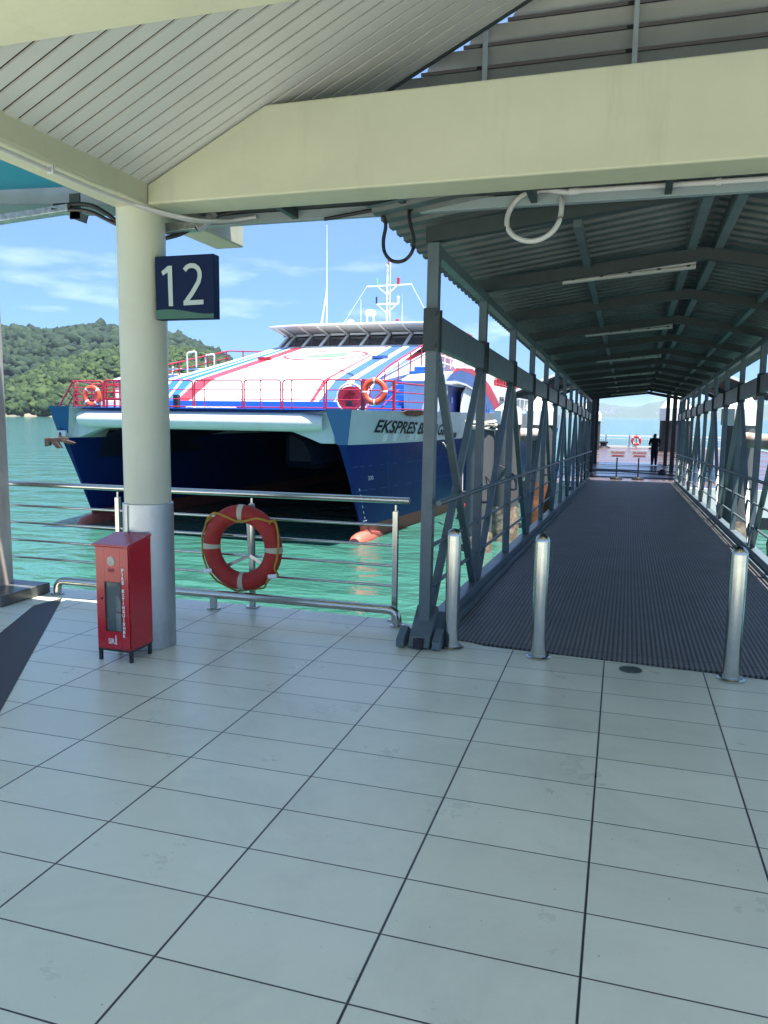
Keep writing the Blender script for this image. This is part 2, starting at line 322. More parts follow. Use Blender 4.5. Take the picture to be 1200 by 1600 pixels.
def rib_mat():
    m = bpy.data.materials.new('ribbed_rubber'); m.use_nodes = True; t = m.node_tree; p = t.nodes['Principled BSDF']
    tcn = N(t, 'ShaderNodeTexCoord'); sp = N(t, 'ShaderNodeSeparateXYZ'); t.links.new(tcn.outputs['Object'], sp.inputs[0])
    a = N(t, 'ShaderNodeMath', operation='MULTIPLY'); a.inputs[1].default_value = 1/.034; t.links.new(sp.outputs['X'], a.inputs[0])
    fr = N(t, 'ShaderNodeMath', operation='PINGPONG'); fr.inputs[1].default_value = .5; t.links.new(a.outputs[0], fr.inputs[0])
    mr = N(t, 'ShaderNodeMapRange'); mr.inputs['From Min'].default_value = .16; mr.inputs['From Max'].default_value = .30; t.links.new(fr.outputs[0], mr.inputs['Value'])
    n = N(t, 'ShaderNodeTexNoise'); n.inputs['Scale'].default_value = 1.6; n.inputs['Detail'].default_value = 9; n.inputs['Roughness'].default_value = .7; t.links.new(tcn.outputs['Object'], n.inputs['Vector'])
    c = N(t, 'ShaderNodeMix', data_type='RGBA'); c.inputs['A'].default_value = (.030, .029, .026, 1); c.inputs['B'].default_value = (.140, .136, .122, 1); t.links.new(mr.outputs[0], c.inputs['Factor'])
    d = N(t, 'ShaderNodeMix', data_type='RGBA', blend_type='MULTIPLY'); d.inputs['Factor'].default_value = 1; t.links.new(c.outputs['Result'], d.inputs['A'])
    nr = N(t, 'ShaderNodeMapRange'); nr.inputs['From Min'].default_value = .3; nr.inputs['From Max'].default_value = .7; nr.inputs['To Min'].default_value = .7; nr.inputs['To Max'].default_value = 1.25; t.links.new(n.outputs['Fac'], nr.inputs['Value'])
    cm = N(t, 'ShaderNodeCombineColor'); 
    for i in range(3): t.links.new(nr.outputs[0], cm.inputs[i])
    t.links.new(cm.outputs[0], d.inputs['B']); t.links.new(d.outputs['Result'], p.inputs['Base Color'])
    p.inputs['Roughness'].default_value = .48
    jm = N(t, 'ShaderNodeMath', operation='DIVIDE'); jm.inputs[1].default_value = 2.44; t.links.new(sp.outputs['Y'], jm.inputs[0])
    jp = N(t, 'ShaderNodeMath', operation='PINGPONG'); jp.inputs[1].default_value = .5; t.links.new(jm.outputs[0], jp.inputs[0])
    jr = N(t, 'ShaderNodeMapRange'); jr.inputs['From Min'].default_value = .002; jr.inputs['From Max'].default_value = .005; jr.inputs['To Min'].default_value = .35; t.links.new(jp.outputs[0], jr.inputs['Value'])
    jx = N(t, 'ShaderNodeMix', data_type='RGBA'); t.links.new(jr.outputs[0], jx.inputs['Factor']); jx.inputs['A'].default_value = (.01, .01, .012, 1); t.links.new(d.outputs['Result'], jx.inputs['B'])
    n5 = N(t, 'ShaderNodeTexNoise'); n5.inputs['Scale'].default_value = 7; n5.inputs['Detail'].default_value = 10; n5.inputs['Roughness'].default_value = .75; t.links.new(tcn.outputs['Object'], n5.inputs['Vector'])
    dr_ = N(t, 'ShaderNodeMapRange'); dr_.inputs['From Min'].default_value = .56; dr_.inputs['From Max'].default_value = .72; dr_.inputs['To Max'].default_value = .45; t.links.new(n5.outputs['Fac'], dr_.inputs['Value'])
    dx = N(t, 'ShaderNodeMix', data_type='RGBA'); t.links.new(dr_.outputs[0], dx.inputs['Factor']); t.links.new(jx.outputs['Result'], dx.inputs['A']); dx.inputs['B'].default_value = (.12, .12, .115, 1)
    t.links.new(dx.outputs['Result'], p.inputs['Base Color'])
    b = N(t, 'ShaderNodeBump'); b.inputs['Strength'].default_value = .8; b.inputs['Distance'].default_value = .006; t.links.new(mr.outputs[0], b.inputs['Height']); t.links.new(b.outputs[0], p.inputs['Normal'])
    return m
def water_mat():
    m = bpy.data.materials.new('green_sea'); m.use_nodes = True; t = m.node_tree; p = t.nodes['Principled BSDF']
    tcn = N(t, 'ShaderNodeTexCoord')
    n0 = N(t, 'ShaderNodeTexNoise'); n0.inputs['Scale'].default_value = .05; n0.inputs['Detail'].default_value = 3; t.links.new(tcn.outputs['Object'], n0.inputs['Vector'])
    c = N(t, 'ShaderNodeMix', data_type='RGBA'); c.inputs['A'].default_value = (.024, .095, .074, 1); c.inputs['B'].default_value = (.038, .135, .108, 1); t.links.new(n0.outputs['Fac'], c.inputs['Factor'])
    t.links.new(c.outputs['Result'], p.inputs['Base Color'])
    p.inputs['Roughness'].default_value = .07; p.inputs['IOR'].default_value = 1.33; 
    prev = None
    for s, st, dist, sx in ((.55, .9, .35, 1.8), (2.1, .9, .10, 1.5), (7, .7, .03, 1.2)):
        mpn = N(t, 'ShaderNodeMapping'); mpn.inputs['Scale'].default_value = (1/sx, 1, 1); mpn.inputs['Rotation'].default_value = (0, 0, R_(20+s*4)); t.links.new(tcn.outputs['Object'], mpn.inputs[0])
        n = N(t, 'ShaderNodeTexNoise'); n.inputs['Scale'].default_value = s; n.inputs['Detail'].default_value = 3; n.inputs['Distortion'].default_value = .6; t.links.new(mpn.outputs[0], n.inputs['Vector'])
        b = N(t, 'ShaderNodeBump'); b.inputs['Strength'].default_value = st; b.inputs['Distance'].default_value = dist
        t.links.new(n.outputs['Fac'], b.inputs['Height'])
        if prev: t.links.new(prev.outputs[0], b.inputs['Normal'])
        prev = b
    t.links.new(prev.outputs[0], p.inputs['Normal'])
    return m
def foliage_mat(name, ca, cb, sc_):
    m = bpy.data.materials.new(name); m.use_nodes = True; t = m.node_tree; p = t.nodes['Principled BSDF']
    at = N(t, 'ShaderNodeAttribute'); at.attribute_name = 'tone'
    tcn = N(t, 'ShaderNodeTexCoord'); n = N(t, 'ShaderNodeTexNoise'); n.inputs['Scale'].default_value = sc_; n.inputs['Detail'].default_value = 6; t.links.new(tcn.outputs['Object'], n.inputs['Vector'])
    ad = N(t, 'ShaderNodeMath', operation='MULTIPLY_ADD'); t.links.new(n.outputs['Fac'], ad.inputs[0]); ad.inputs[1].default_value = .9; 
    sb = N(t, 'ShaderNodeMath', operation='SUBTRACT'); t.links.new(at.outputs['Fac'], sb.inputs[0]); sb.inputs[1].default_value = .45; t.links.new(sb.outputs[0], ad.inputs[2])
    c = N(t, 'ShaderNodeMix', data_type='RGBA'); c.inputs['A'].default_value = (*ca, 1); c.inputs['B'].default_value = (*cb, 1); t.links.new(ad.outputs[0], c.inputs['Factor'])
    t.links.new(c.outputs['Result'], p.inputs['Base Color']); p.inputs['Roughness'].default_value = .8; p.inputs['Specular IOR Level'].default_value = .2
    b = N(t, 'ShaderNodeBump'); b.inputs['Strength'].default_value = 1; b.inputs['Distance'].default_value = .8
    n2 = N(t, 'ShaderNodeTexNoise'); n2.inputs['Scale'].default_value = sc_*1.6; n2.inputs['Detail'].default_value = 4; t.links.new(tcn.outputs['Object'], n2.inputs['Vector'])
    t.links.new(n2.outputs['Fac'], b.inputs['Height']); t.links.new(b.outputs[0], p.inputs['Normal'])
    return m
def pontoon_mat():
    m = mat('red_deck_paint', (.105, .062, .058), .25, c2=(.065, .048, .046), vscale=.6)
    t = m.node_tree; p = t.nodes['Principled BSDF']
    tcn = N(t, 'ShaderNodeTexCoord'); mpn = N(t, 'ShaderNodeMapping'); mpn.inputs['Scale'].default_value = (.25, 1.2, 1); t.links.new(tcn.outputs['Object'], mpn.inputs[0])
    n = N(t, 'ShaderNodeTexNoise'); n.inputs['Scale'].default_value = 1; n.inputs['Detail'].default_value = 6; t.links.new(mpn.outputs[0], n.inputs['Vector'])
    mr = N(t, 'ShaderNodeMapRange'); mr.inputs['From Min'].default_value = .35; mr.inputs['From Max'].default_value = .65; mr.inputs['To Min'].default_value = .12; mr.inputs['To Max'].default_value = .45
    t.links.new(n.outputs['Fac'], mr.inputs['Value']); t.links.new(mr.outputs[0], p.inputs['Roughness'])
    return m

WZ = -1.9
# ------------------------------------------------------------------ sea, haze
MB().face([(-11000, -11000, WZ), (11000, -11000, WZ), (11000, 11000, WZ), (-11000, 11000, WZ)]).build('sea', water_mat(), kind='structure')

# ------------------------------------------------------------------ hills
def pnt(az, r, z): a = R_(az); return (math.sin(a)*r, math.cos(a)*r, z)
def interp(tab, x):
    if x <= tab[0][0]: return tab[0][1]
    for (a, b), (c, d) in zip(tab, tab[1:]):
        if x <= c: return b+(d-b)*(x-a)/(c-a)
    return tab[-1][1]
def fbm(x, y, s, seed=0): return noise.fractal(Vector((x/s, y/s, seed)), 1.0, 2.0, 4)
near_tab = [(-70, 10), (-60, 26), (-52, 18), (-46, 7), (-43, 12), (-41, 24), (-38.5, 34), (-36, 40), (-33, 46), (-30, 40), (-27, 24), (-24, 8), (-22, 0)]
back_tab = [(-75, 50), (-60, 68), (-50, 76), (-43, 79), (-40.5, 78), (-38, 84), (-35, 82), (-33, 82), (-31, 77), (-29.3, 64), (-28, 50), (-26, 36), (-23, 22), (-19, 9), (-15, 3)]
def near_h(az, r):
    H = interp(near_tab, az); t = (r-455-25*fbm(az*9, 0, 40, 2))/110.0
    t = max(0, min(1, t)); return WZ+H*math.sin(t*math.pi/2)**.75 + 4*fbm(az*10, r, 60, 1)*min(1, t*3) if t > 0 else WZ-1
def back_h(az, r):
    H = interp(back_tab, az); t = (r-640-20*fbm(az*9, 5, 40, 3))/240.0
    t = max(0, min(1, t)); return WZ+H*math.sin(t*math.pi/2)**.8 + 9*fbm(az*14, r, 120, 4)*min(1, t*3)*min(1, H/40) if t > 0 else WZ-1
m_rock = mat('shore_rock', (.22, .17, .13), .9, c2=(.06, .075, .04), vscale=.08, bump=.5, bscale=.3)
m_ground = mat('forest_floor', (.02, .035, .015), .95, var=.4, vscale=.05)
def hill(name, hf, a0, a1, r0, r1, na, nr):
    mb = MB(); rows = []
    for j in range(nr+1):
        r = r0+(r1-r0)*j/nr
        rows.append([pnt(a0+(a1-a0)*i/na, r, hf(a0+(a1-a0)*i/na, r)) for i in range(na+1)])
    mb.grid(rows, lambda i, j: 0 if i < 3 else 1); return mb.build(name, [m_rock, m_ground], kind='structure')
hill('near_hill', near_h, -72, -22, 440, 640, 120, 24)
hill('back_hill', back_h, -76, -14, 620, 1000, 120, 24)
# unit crown templates
def ico(sub):
    import bmesh
    bm = bmesh.new(); bmesh.ops.create_icosphere(bm, subdivisions=sub, radius=1)
    V = [v.co.copy() for v in bm.verts]; F = [tuple(v.index for v in f.verts) for f in bm.faces]; bm.free(); return V, F
IV, IF = ico(3)
IV2, IF2 = ico(2)
def templates(V, n, seed):
    o = []
    for k in range(n):
        p = Vector((seed+k*7.3, k*3.1, 0)); sx, sy = .8+.5*random.random(), .8+.5*random.random()
        o.append([(v.x*sx*m_, v.y*sy*m_, v.z*m_) for v in V for m_ in (1+.55*noise.noise(v*1.3+p)+.42*noise.noise(v*2.9+p)+.30*noise.noise(v*6.5+p),)])
    return o
TN, TB = templates(IV, 26, 1), templates(IV2, 20, 9)
def forest(name, hf, a0, a1, r0, r1, step, rad, m, seed):
    rnd = random.Random(seed); V = []; F = []; T = []; TT, FF = (TN, IF) if 'near' in name else (TB, IF2)
    r = r0
    while r < r1:
        da = math.degrees(step/r); a = a0+rnd.random()*da
        while a < a1:
            aa = a+rnd.uniform(-.4, .4)*da; rr = r+rnd.uniform(-.5, .5)*step
            z = hf(aa, rr)
            if z > WZ+1.2:
                s = rad*rnd.uniform(.5, 1.25)*(1.25 if rnd.random() < .08 else 1); c = Vector(pnt(aa, rr, z+s*.45)); ph = rnd.random()*50; tone = rnd.random(); b = len(V)
                hgt = rnd.uniform(.65, 1.2)
                tp = rnd.choice(TT); ca, sa = math.cos(ph), math.sin(ph)
                for vx, vy, vz in tp: V.append((c.x+(vx*ca-vy*sa)*s, c.y+(vx*sa+vy*ca)*s, c.z+vz*s*hgt))
                T += [tone]*len(tp)
                F += [tuple(b+i for i in f) for f in FF]
            a += da
        r += step
    me = bpy.data.meshes.new(name); me.from_pydata(V, [], F); me.materials.append(m); me.polygons.foreach_set('use_smooth', [True]*len(F))
    at = me.attributes.new('tone', 'FLOAT', 'POINT'); at.data.foreach_set('value', T); me.update()
    o = bpy.data.objects.new(name, me); col.objects.link(o); o['kind'] = 'stuff'
    o['label'] = 'dense green forest covering the %s across the water' % ('nearer rounded hill' if 'near' in name else 'darker ridge behind the near hill')
    return o
forest('near_forest', near_h, -62, -23, 452, 600, 3.5, 2.9, foliage_mat('near_leaves', (.010, .027, .010), (.046, .075, .022), .5), 1).__setitem__('category', 'forest')
forest('ridge_forest', back_h, -66, -16, 640, 930, 5.6, 4.5, foliage_mat('ridge_leaves', (.007, .020, .012), (.022, .042, .020), .3), 2).__setitem__('category', 'forest')
# far coast through the gangway
m_far = mat('far_coast', (.03, .055, .03), .95, c2=(.05, .07, .035), vscale=.004)
far_tab = [(-14, 20), (-9, 45), (-5.5, 70), (-3, 118), (-2, 124), (-1.2, 112), (0, 92), (.8, 84), (1.6, 110), (2.6, 140), (3.4, 150), (5, 130), (8, 90), (11, 150), (15, 90), (20, 40), (30, 10)]
def far_h(az, r):
    t = max(0, min(1, (r-5600)/900)); return WZ-2+interp(far_tab, az)*math.sin(t*math.pi/2)*(1+.12*fbm(az*60, r/20, 40, 6))
rows = [[pnt(-16+46*i/200, 5600+1100*j/12, far_h(-16+46*i/200, 5600+1100*j/12)) for i in range(201)] for j in range(13)]
MB().grid(rows).build('far_coast_hills', m_far, kind='structure')
m_bld = mat('far_building', (.36, .35, .33), .8)
rnd = random.Random(4)
mb = MB()
for k in range(46):
    cl = k % 3
    az = rnd.gauss(-.95, .55) if cl < 2 else rnd.uniform(2.2, 4.6); r = 5720+rnd.random()*(380 if cl < 2 else 60)
    x, y, z = pnt(az, r, far_h(az, r)); wd = rnd.uniform(5, 15); h = rnd.uniform(5, 16); mb.box(x-wd, x+wd, y-8, y+8, z-3, z+h)
o = mb.build('far_town', m_bld); o['kind'] = 'stuff'; o['label'] = 'pale hazy buildings of a town on the far shore'; o['category'] = 'town'

# ------------------------------------------------------------------ terminal floor
FZ = 0.0
mb = MB()
mb.prism([(-12, -30, 0), (9, -30, 0), (9, 5.43, 0), (1.0, 5.43, 0), (.0, 5.50, 0), (-.9, 5.56, 0), (-1.25, 5.72, 0), (-1.62, 5.98, 0), (-1.80, 6.05, 0), (-2.6, 6.09, 0), (-12, 6.09, 0)][::-1], (0, 0, -.35))
# prism extrudes down; faces: top is first polygon
fl = mb.build('floor', floor_mat(), kind='structure')
mb = MB(); mb.prism([(-4.80, 5.74, .004), (-3.29, 3.39, .004), (-1.0, -.18, .004), (-2.26, -.18, .004), (-4.47, 4.64, .004), (-4.84, 5.42, .004)], (0, 0, -.003))
mb.build('granite_band', m_granite, kind='structure')
# quay piles and beams under the floor
m_under = mat('quay_concrete', (.18, .18, .17), .8, var=.3, vscale=1)
mb = MB(); mb.box(-12, 7, 5.0, 5.35, -1.1, -.352); mb.box(-12, 7, -9, -8.6, -1.1, -.352)
for x in (-10.5, -6.2, -2.4, 2.2, 6):
    for y in (5.17, -2, -8.0): mb.lathe((x, y, -3.5), [(.28, 0), (.28, 3.14)], 16)
tag(mb.build('quay_substructure', m_under), 'concrete edge beams and piles carrying the tiled quay above the water', 'quay')

# ------------------------------------------------------------------ terminal canopy
can = empty('terminal_canopy', (-3.24, 4.8, 0), 0, 'cream painted terminal canopy with round column, deep beams and grey strip soffit', 'canopy')
def L(o, p): return p
OC = Vector((-3.24, 4.8, 0))
def cb(name, mb, mats, bevel=0, parent=can):
    mb.v = [tuple(Vector(v)-OC) for v in mb.v]; return mb.build(name, mats, parent, bevel)
colm = cb('column', MB().lathe((-3.24, 4.8, .004), [(.163, 0), (.163, 3.075)], 48), m_column)
sm = MB().lathe((-3.24, 4.8, .003), [(.177, 0), (.177, 1.045), (.165, 1.049)], 48)
sm.box(-3.30, -3.292, 4.622, 4.63, .02, 1.04)
cb('sleeve', sm, m_sleeve, parent=colm)
SL_ = .484
def rz(x): return 3.19+SL_*(x+3.1)
mb = MB()
mb.prism([(-3.085, 4.65, 3.062), (7, 4.65, 3.062), (7, 4.65, 3.605), (-2.225, 4.65, 3.605), (-3.085, 4.65, 3.187)], (0, .30, 0))
cb('cross_beam', mb, m_cream, .012)
cb('side_beam', MB().box(-3.345, -3.088, .25, 6.03, 3.06, 3.40), m_cream, .012)
cb('near_beam', MB().prism([(-3.085, 2.25, 3.062), (7, 2.25, 3.062), (7, 2.25, 3.605), (-2.225, 2.25, 3.605), (-3.085, 2.25, 3.187)], (0, .315, 0)), m_cream, .012)
# soffit strips (each strip runs up the slope), pitch 0.108
mb = MB(); y = .36; RX = 1.2
while y < 5.33:
    g = .021; y1 = min(y+.108, 5.34)
    P = [(-3.09, y+g, rz(-3.09)), (RX, y+g, rz(RX)), (RX, y1, rz(RX)), (-3.09, y1, rz(-3.09))]
    mb.hexa([P[0], P[3], P[2], P[1], *[(p[0], p[1], p[2]+.02) for p in (P[0], P[3], P[2], P[1])]], 0)
    # recessed dark joint
    mb.face([(-3.09, y, rz(-3.09)+.012), (RX, y, rz(RX)+.012), (RX, y+g, rz(RX)+.012), (-3.09, y+g, rz(-3.09)+.012)][::-1], 1)
    y += .108
mb2x = 2*RX
y = .36
while y < 5.33:
    g = .021; y1 = min(y+.108, 5.34)
    x1 = 5.4
    def rz2(x): return rz(RX)-SL_*(x-RX)
    P = [(RX, y+g, rz2(RX)), (x1, y+g, rz2(x1)), (x1, y1, rz2(x1)), (RX, y1, rz2(RX))]
    mb.hexa([P[0], P[3], P[2], P[1], *[(p[0], p[1], p[2]+.02) for p in (P[0], P[3], P[2], P[1])]], 0)
    y += .108
cb('soffit', mb, [m_soffit, m_dark])
# roof sheet above the soffit, gable along Y, eaves beyond the side beam
mb = MB()
for (xa, za, xb, zb) in ((-3.62, 3.32+.10, RX, rz(RX)+.25), (RX, rz(RX)+.25, 5.8, rz(RX)+.25-SL_*(5.8-RX))):
    mb.hexa([(xa, .25, za), (xb, .25, zb), (xb, 5.36, zb), (xa, 5.36, za), (xa, .25, za+.05), (xb, .25, zb+.05), (xb, 5.36, zb+.05), (xa, 5.36, za+.05)])
cb('roof', mb, m_louvre)
# barge trim on the verge
mb = MB(); mb.bar((-3.0, 5.36, rz(-3.0)+.015), (RX, 5.36, rz(RX)+.015), .03, .05)
cb('verge_trim', mb, m_gwdark)
# louvre screen
lv = MB(); k = 0
z = 3.50
while z < 6.4:
    xs = -1.42+(z-4.05)/SL_*1.0 + (0.0)
    # blade starts a little inside the roof slope
    xs = (z-4.0)/SL_-1.66
    x1 = 7
    if xs < x1:
        b = [(xs, 5.62, z), (x1, 5.62, z), (x1, 5.76, z+.14), (xs+.12, 5.76, z+.14)]
        lv.grid([[(xs+.11, 5.625, z+.13), (x1, 5.625, z+.13)], [(xs+.01, 5.72, z+.01), (x1, 5.72, z+.01)], [(xs, 5.735, z), (x1, 5.735, z)], [(xs, 5.755, z+.015), (x1, 5.755, z+.015)]][::-1], 0, False)
        lv.box(xs+.02, x1, 5.60, 5.615, z-.018, z+.004, 1)  # dark strip stands in for the shade line under each blade
    z += .145
ls = cb('louvre_screen', lv, [m_louvre, m_dark])
for x in (-1.02, -.04, 1.9):
    cb('louvre_post', MB().box(x-.016, x+.016, 5.57, 5.595, 3.4, min(rz(x)+.12, 5.2)), m_gwsteel, parent=ls)
cb('louvre_sill', MB().box(-3.34, 7, 5.45, 5.75, 3.20, 3.50), m_gwdark)  # sill, with its left end lengthened out of sight to shade the quay edge
cb('fascia_channel', MB().box(-3.05, 7, 5.30, 5.36, 3.065, 3.135), mat('channel_paint', (.20, .25, .27), .4), .004)
mb = MB(); mb.box(-3.05, 7, 4.955, 5.355, 3.14, 3.17)
for x in (-2.3, -1.45, -.62, .2, 1.0): mb.box(x-.02, x+.02, 5.0, 5.30, 3.075, 3.14)
cb('gutter_soffit', mb, m_gwdark)

# cyan eave canopy outside the side beam
m_cyan = bpy.data.materials.new('cyan_sheet'); m_cyan.use_nodes = True
t = m_cyan.node_tree; p = t.nodes['Principled BSDF']; p.inputs['Base Color'].default_value = (.03, .24, .30, 1); p.inputs['Roughness'].default_value = .4
tr = N(t, 'ShaderNodeBsdfTranslucent'); tr.inputs['Color'].default_value = (.03, .20, .27, 1); ms = N(t, 'ShaderNodeMixShader'); ms.inputs[0].default_value = .5
t.links.new(p.outputs[0], ms.inputs[1]); t.links.new(tr.outputs[0], ms.inputs[2]); t.links.new(ms.outputs[0], t.nodes['Material Output'].inputs[0])
ea = empty('side_awning', (-4.2, 4.6, 3.3), 0, 'turquoise translucent awning on a dark green beam outside the canopy', 'awning')
def loc_build(name, mb, mats, par, bevel=0, **k):
    o_ = par.matrix_world.translation if False else Vector(par.location); mb.v = [tuple(Vector(v)-o_) for v in mb.v]; return mb.build(name, mats, par, bevel, **k)
mb = MB(); mb.hexa([(-7, 4.2, 3.52), (-3.95, 4.2, 3.36), (-3.95, 5.1, 3.36), (-7, 5.3, 3.52), (-7, 4.2, 3.525), (-3.95, 4.2, 3.365), (-3.95, 5.1, 3.365), (-7, 5.3, 3.525)])
loc_build('translucent_sheet', mb, m_cyan, ea)
mb = MB(); mb.hexa([(-4.0, .2, 3.33), (-3.35, .2, 3.30), (-3.35, 5.2, 3.30), (-4.0, 5.2, 3.33), (-4.0, .2, 3.35), (-3.35, .2, 3.32), (-3.35, 5.2, 3.32), (-4.0, 5.2, 3.35)])
loc_build('edge_flashing', mb, mat('teal_flashing', (.05, .16, .15), .4), ea)
mb = MB(); mb.bar((-9.0, 5.08, 3.62), (-3.36, 5.45, 3.30), .34, .15)
loc_build('awning_beam', mb, m_gwsteel, ea, .005)

# cable tray and cables
ct = empty('cable_tray', (-4.0, 5.0, 3.1), 0, 'galvanised cable tray with black cables running past the column head', 'cable tray')
mb = MB(); mb.bar((-6.5, 5.0, 3.02), (-3.96, 5.0, 3.175), .10, .05)
mb.bar((-3.22, 5.05, 3.0), (-2.98, 5.1, 3.02), .10, .06); mb.bar((-2.98, 5.1, 3.0), (-2.86, 5.16, 3.11), .10, .05)
loc_build('tray', mb, mat('galvanised', (.38, .40, .40), .35, metal=.7, var=.5, vscale=30), ct, .004)
mb = MB(); mb.bar((-3.93, 5.0, 3.10), (-3.93, 5.0, 3.28), .09, .012); mb.bar((-3.97, 5.0, 3.14), (-3.83, 5.0, 3.09), .012, .06)
loc_build('bracket', mb, m_gwdark, ct)
mb = MB(); mb.tube(rounded([(-4.1, 4.98, 3.20), (-3.8, 5.0, 3.20), (-3.62, 5.0, 3.10), (-3.5, 5.05, 2.98), (-3.3, 5.1, 2.94), (-3.1, 5.1, 2.97), (-2.9, 5.12, 3.08), (-2.6, 5.2, 3.14)], .08), .016, 8)
mb.tube(rounded([(-4.1, 4.96, 3.17), (-3.8, 4.98, 3.15), (-3.62, 5.0, 3.06), (-3.4, 5.06, 2.96)], .08), .014, 8)
loc_build('cable', mb, m_black, ct)
co = MB(); co.tube(rounded([(-3.13, .3, 3.03), (-3.13, 4.2, 3.03), (-3.05, 4.62, 3.015), (-2.9, 4.9, 3.00), (-2.8, 5.15, 3.05), (-2.6, 5.27, 3.10)], .12), .013, 8)
co.tube(rounded([(-3.10, 4.45, 3.03), (-2.98, 4.6, 3.00), (-2.82, 4.85, 2.99), (-2.70, 5.1, 3.04)], .1), .011, 8)
co.box(-3.15, -3.11, 3.78, 3.80, 3.012, 3.06)
tag(co.build('ceiling_conduit', m_conduit), 'thin grey conduit clipped under the left side beam, bending past the column', 'conduit')
pv = empty('pipe_conduit', (-.6, 5.27, 3.05), 0, 'pale grey plastic pipe along the channel with a drooping flexible loop', 'conduit')
mb = MB(); mb.tube([(-.36, 5.27, 3.125), (7, 5.27, 3.10)], .017, 10); mb.tube([(-.40, 5.27, 3.125), (-.33, 5.27, 3.125)], .022, 10); mb.tube([(.47, 5.27, 3.122), (.50, 5.27, 3.122)], .023, 10)
loc_build('pipe', mb, m_conduit, pv)
mb = MB(); mb.tube(rounded([(-.40, 5.27, 3.12), (-.56, 5.27, 3.15), (-.72, 5.29, 3.13), (-.80, 5.25, 2.98), (-.76, 5.22, 2.86), (-.60, 5.2, 2.80), (-.46, 5.22, 2.88), (-.43, 5.24, 3.02), (-.44, 5.26, 3.06)], .08), .017, 10)
loc_build('flexible_loop', mb, m_conduit, pv)
mb = MB(); mb.tube(rounded([(-2.05, 5.22, 3.04), (-1.78, 5.22, 3.07), (-1.66, 5.24, 3.09), (-1.60, 5.24, 3.0), (-1.63, 5.23, 2.86), (-1.60, 5.22, 2.76), (-1.51, 5.21, 2.715), (-1.42, 5.22, 2.76), (-1.40, 5.23, 2.86), (-1.45, 5.24, 3.02), (-1.45, 5.26, 3.07)], .06), .0125, 10)
tag(mb.build('hanging_cable', m_black), 'black cable drooping in a loop below the canopy channel', 'cable')

# ------------------------------------------------------------------ number sign
sg = empty('number_sign', (-2.84, 4.70, 2.32), 0, 'square navy sign with grey number 12 projecting from the round column', 'sign')
mb = MB(); mb.box(-3.07, -2.625, 4.695, 4.775, 2.318, 2.735)
loc_build('sign_box', mb, m_navysign, sg, .006)
gb = [(-3.066+.005, 4.692, 2.322)]
top = [(-3.066+.437*i/12, 4.692, 2.322+.052+.014*math.sin((i/12)*math.pi*2*.75+.5)-.012*(i/12)) for i in range(13)]
mb = MB(); mb.prism([(-3.066, 4.692, 2.322), (-2.629, 4.692, 2.322)]+top[::-1], (0, .002, 0))
loc_build('green_wave', mb, m_signgreen, sg)
dg = MB()
def thick(pts, w, y=4.690):
    pts = [Vector(p) for p in pts]; A = []; B = []
    for i, p in enumerate(pts):
        d = (pts[min(i+1, len(pts)-1)]-pts[max(i-1, 0)]).normalized(); n = Vector((-d.y, d.x)); A.append(p+n*w/2); B.append(p-n*w/2)
    for i in range(len(pts)-1):
        q = [A[i], A[i+1], B[i+1], B[i]]; dg.prism([(a.x, y, a.y) for a in q], (0, .002, 0))
X0 = -3.07; Z0 = 2.318; W_ = .445; H_ = .417
def sg2(px, py): return (X0+(px-135)/(1050-135)*W_, Z0+(1195-py)/(1195-190)*H_)
dg.prism([(a, 4.690, b) for a, b in (sg2(350, 350), sg2(412, 350), sg2(418, 985), sg2(352, 985), sg2(343, 448), sg2(268, 497), sg2(246, 435))], (0, .002, 0))
arcp = [sg2(x, y) for x, y in ((605, 430), (650, 380), (700, 362), (760, 368), (810, 405), (838, 465), (840, 540), (820, 620), (780, 690), (720, 790), (660, 870), (610, 945))]
thick(arcp, .031)
dg.prism([(a, 4.6895, b) for a, b in (sg2(585, 905), sg2(892, 900), sg2(892, 972), sg2(585, 980))], (0, .002, 0))
loc_build('digits', dg, m_signgrey, sg)

# ------------------------------------------------------------------ left stained column and plinth
lc = empty('stained_column', (-5.62, 5.7, 0), 0, 'rust stained pale column on a low dark stone plinth at the left edge', 'column')
mb = MB().lathe((-5.565, 5.66, .10), [(.22, 0), (.22, 4.2)], 40); loc_build('shaft', mb, m_rustcol, lc)
mb = MB().box(-6.6, -5.05, 5.28, 5.88, .004, .10); loc_build('plinth', mb, m_plinth, lc, .006)

# ------------------------------------------------------------------ fire extinguisher cabinet
fc = empty('extinguisher_cabinet', (-3.225, 4.46, 0), 0, 'red metal fire extinguisher cabinet with glass door on black legs by the column', 'cabinet')
x0, x1, y0, y1, z0, z1 = -3.36, -3.095, 4.345, 4.60, .09, .80
mb = MB(); t_ = .004
mb.box(x0, x0+t_, y0+.008, y1, z0, z1); mb.box(x1-t_, x1, y0+.008, y1, z0, z1); mb.box(x0+t_, x1-t_, y1-t_, y1, z0, z1)
mb.box(x0+t_, x1-t_, y0+.008, y1-t_, z0, z0+t_)
loc_build('body', mb, m_red, fc)
mb = MB(); mb.box(x0+.006, x1-.006, y1-.010, y1-.006, z0+.006, z1-.01); mb.box(x0+.006, x0+.009, y0+.02, y1-.011, z0+.006, z1-.01); mb.box(x1-.009, x1-.006, y0+.02, y1-.011, z0+.006, z1-.01); loc_build('lining', mb, mat('cabinet_lining', (.05, .06, .06), .6), fc)
mb = MB(); mb.hexa([(x0-.015, y0-.015, .80), (x1+.008, y0-.015, .80), (x1+.008, y1+.006, .845), (x0-.015, y1+.006, .845), (x0-.015, y0-.015, .812), (x1+.008, y0-.015, .812), (x1+.008, y1+.006, .857), (x0-.015, y1+.006, .857)])
mb.prism([(x1-.002, y0+.002, .79), (x1-.002, y1, .79), (x1-.002, y1, .85), (x1-.002, y0+.002, .806)], (.004, 0, 0))
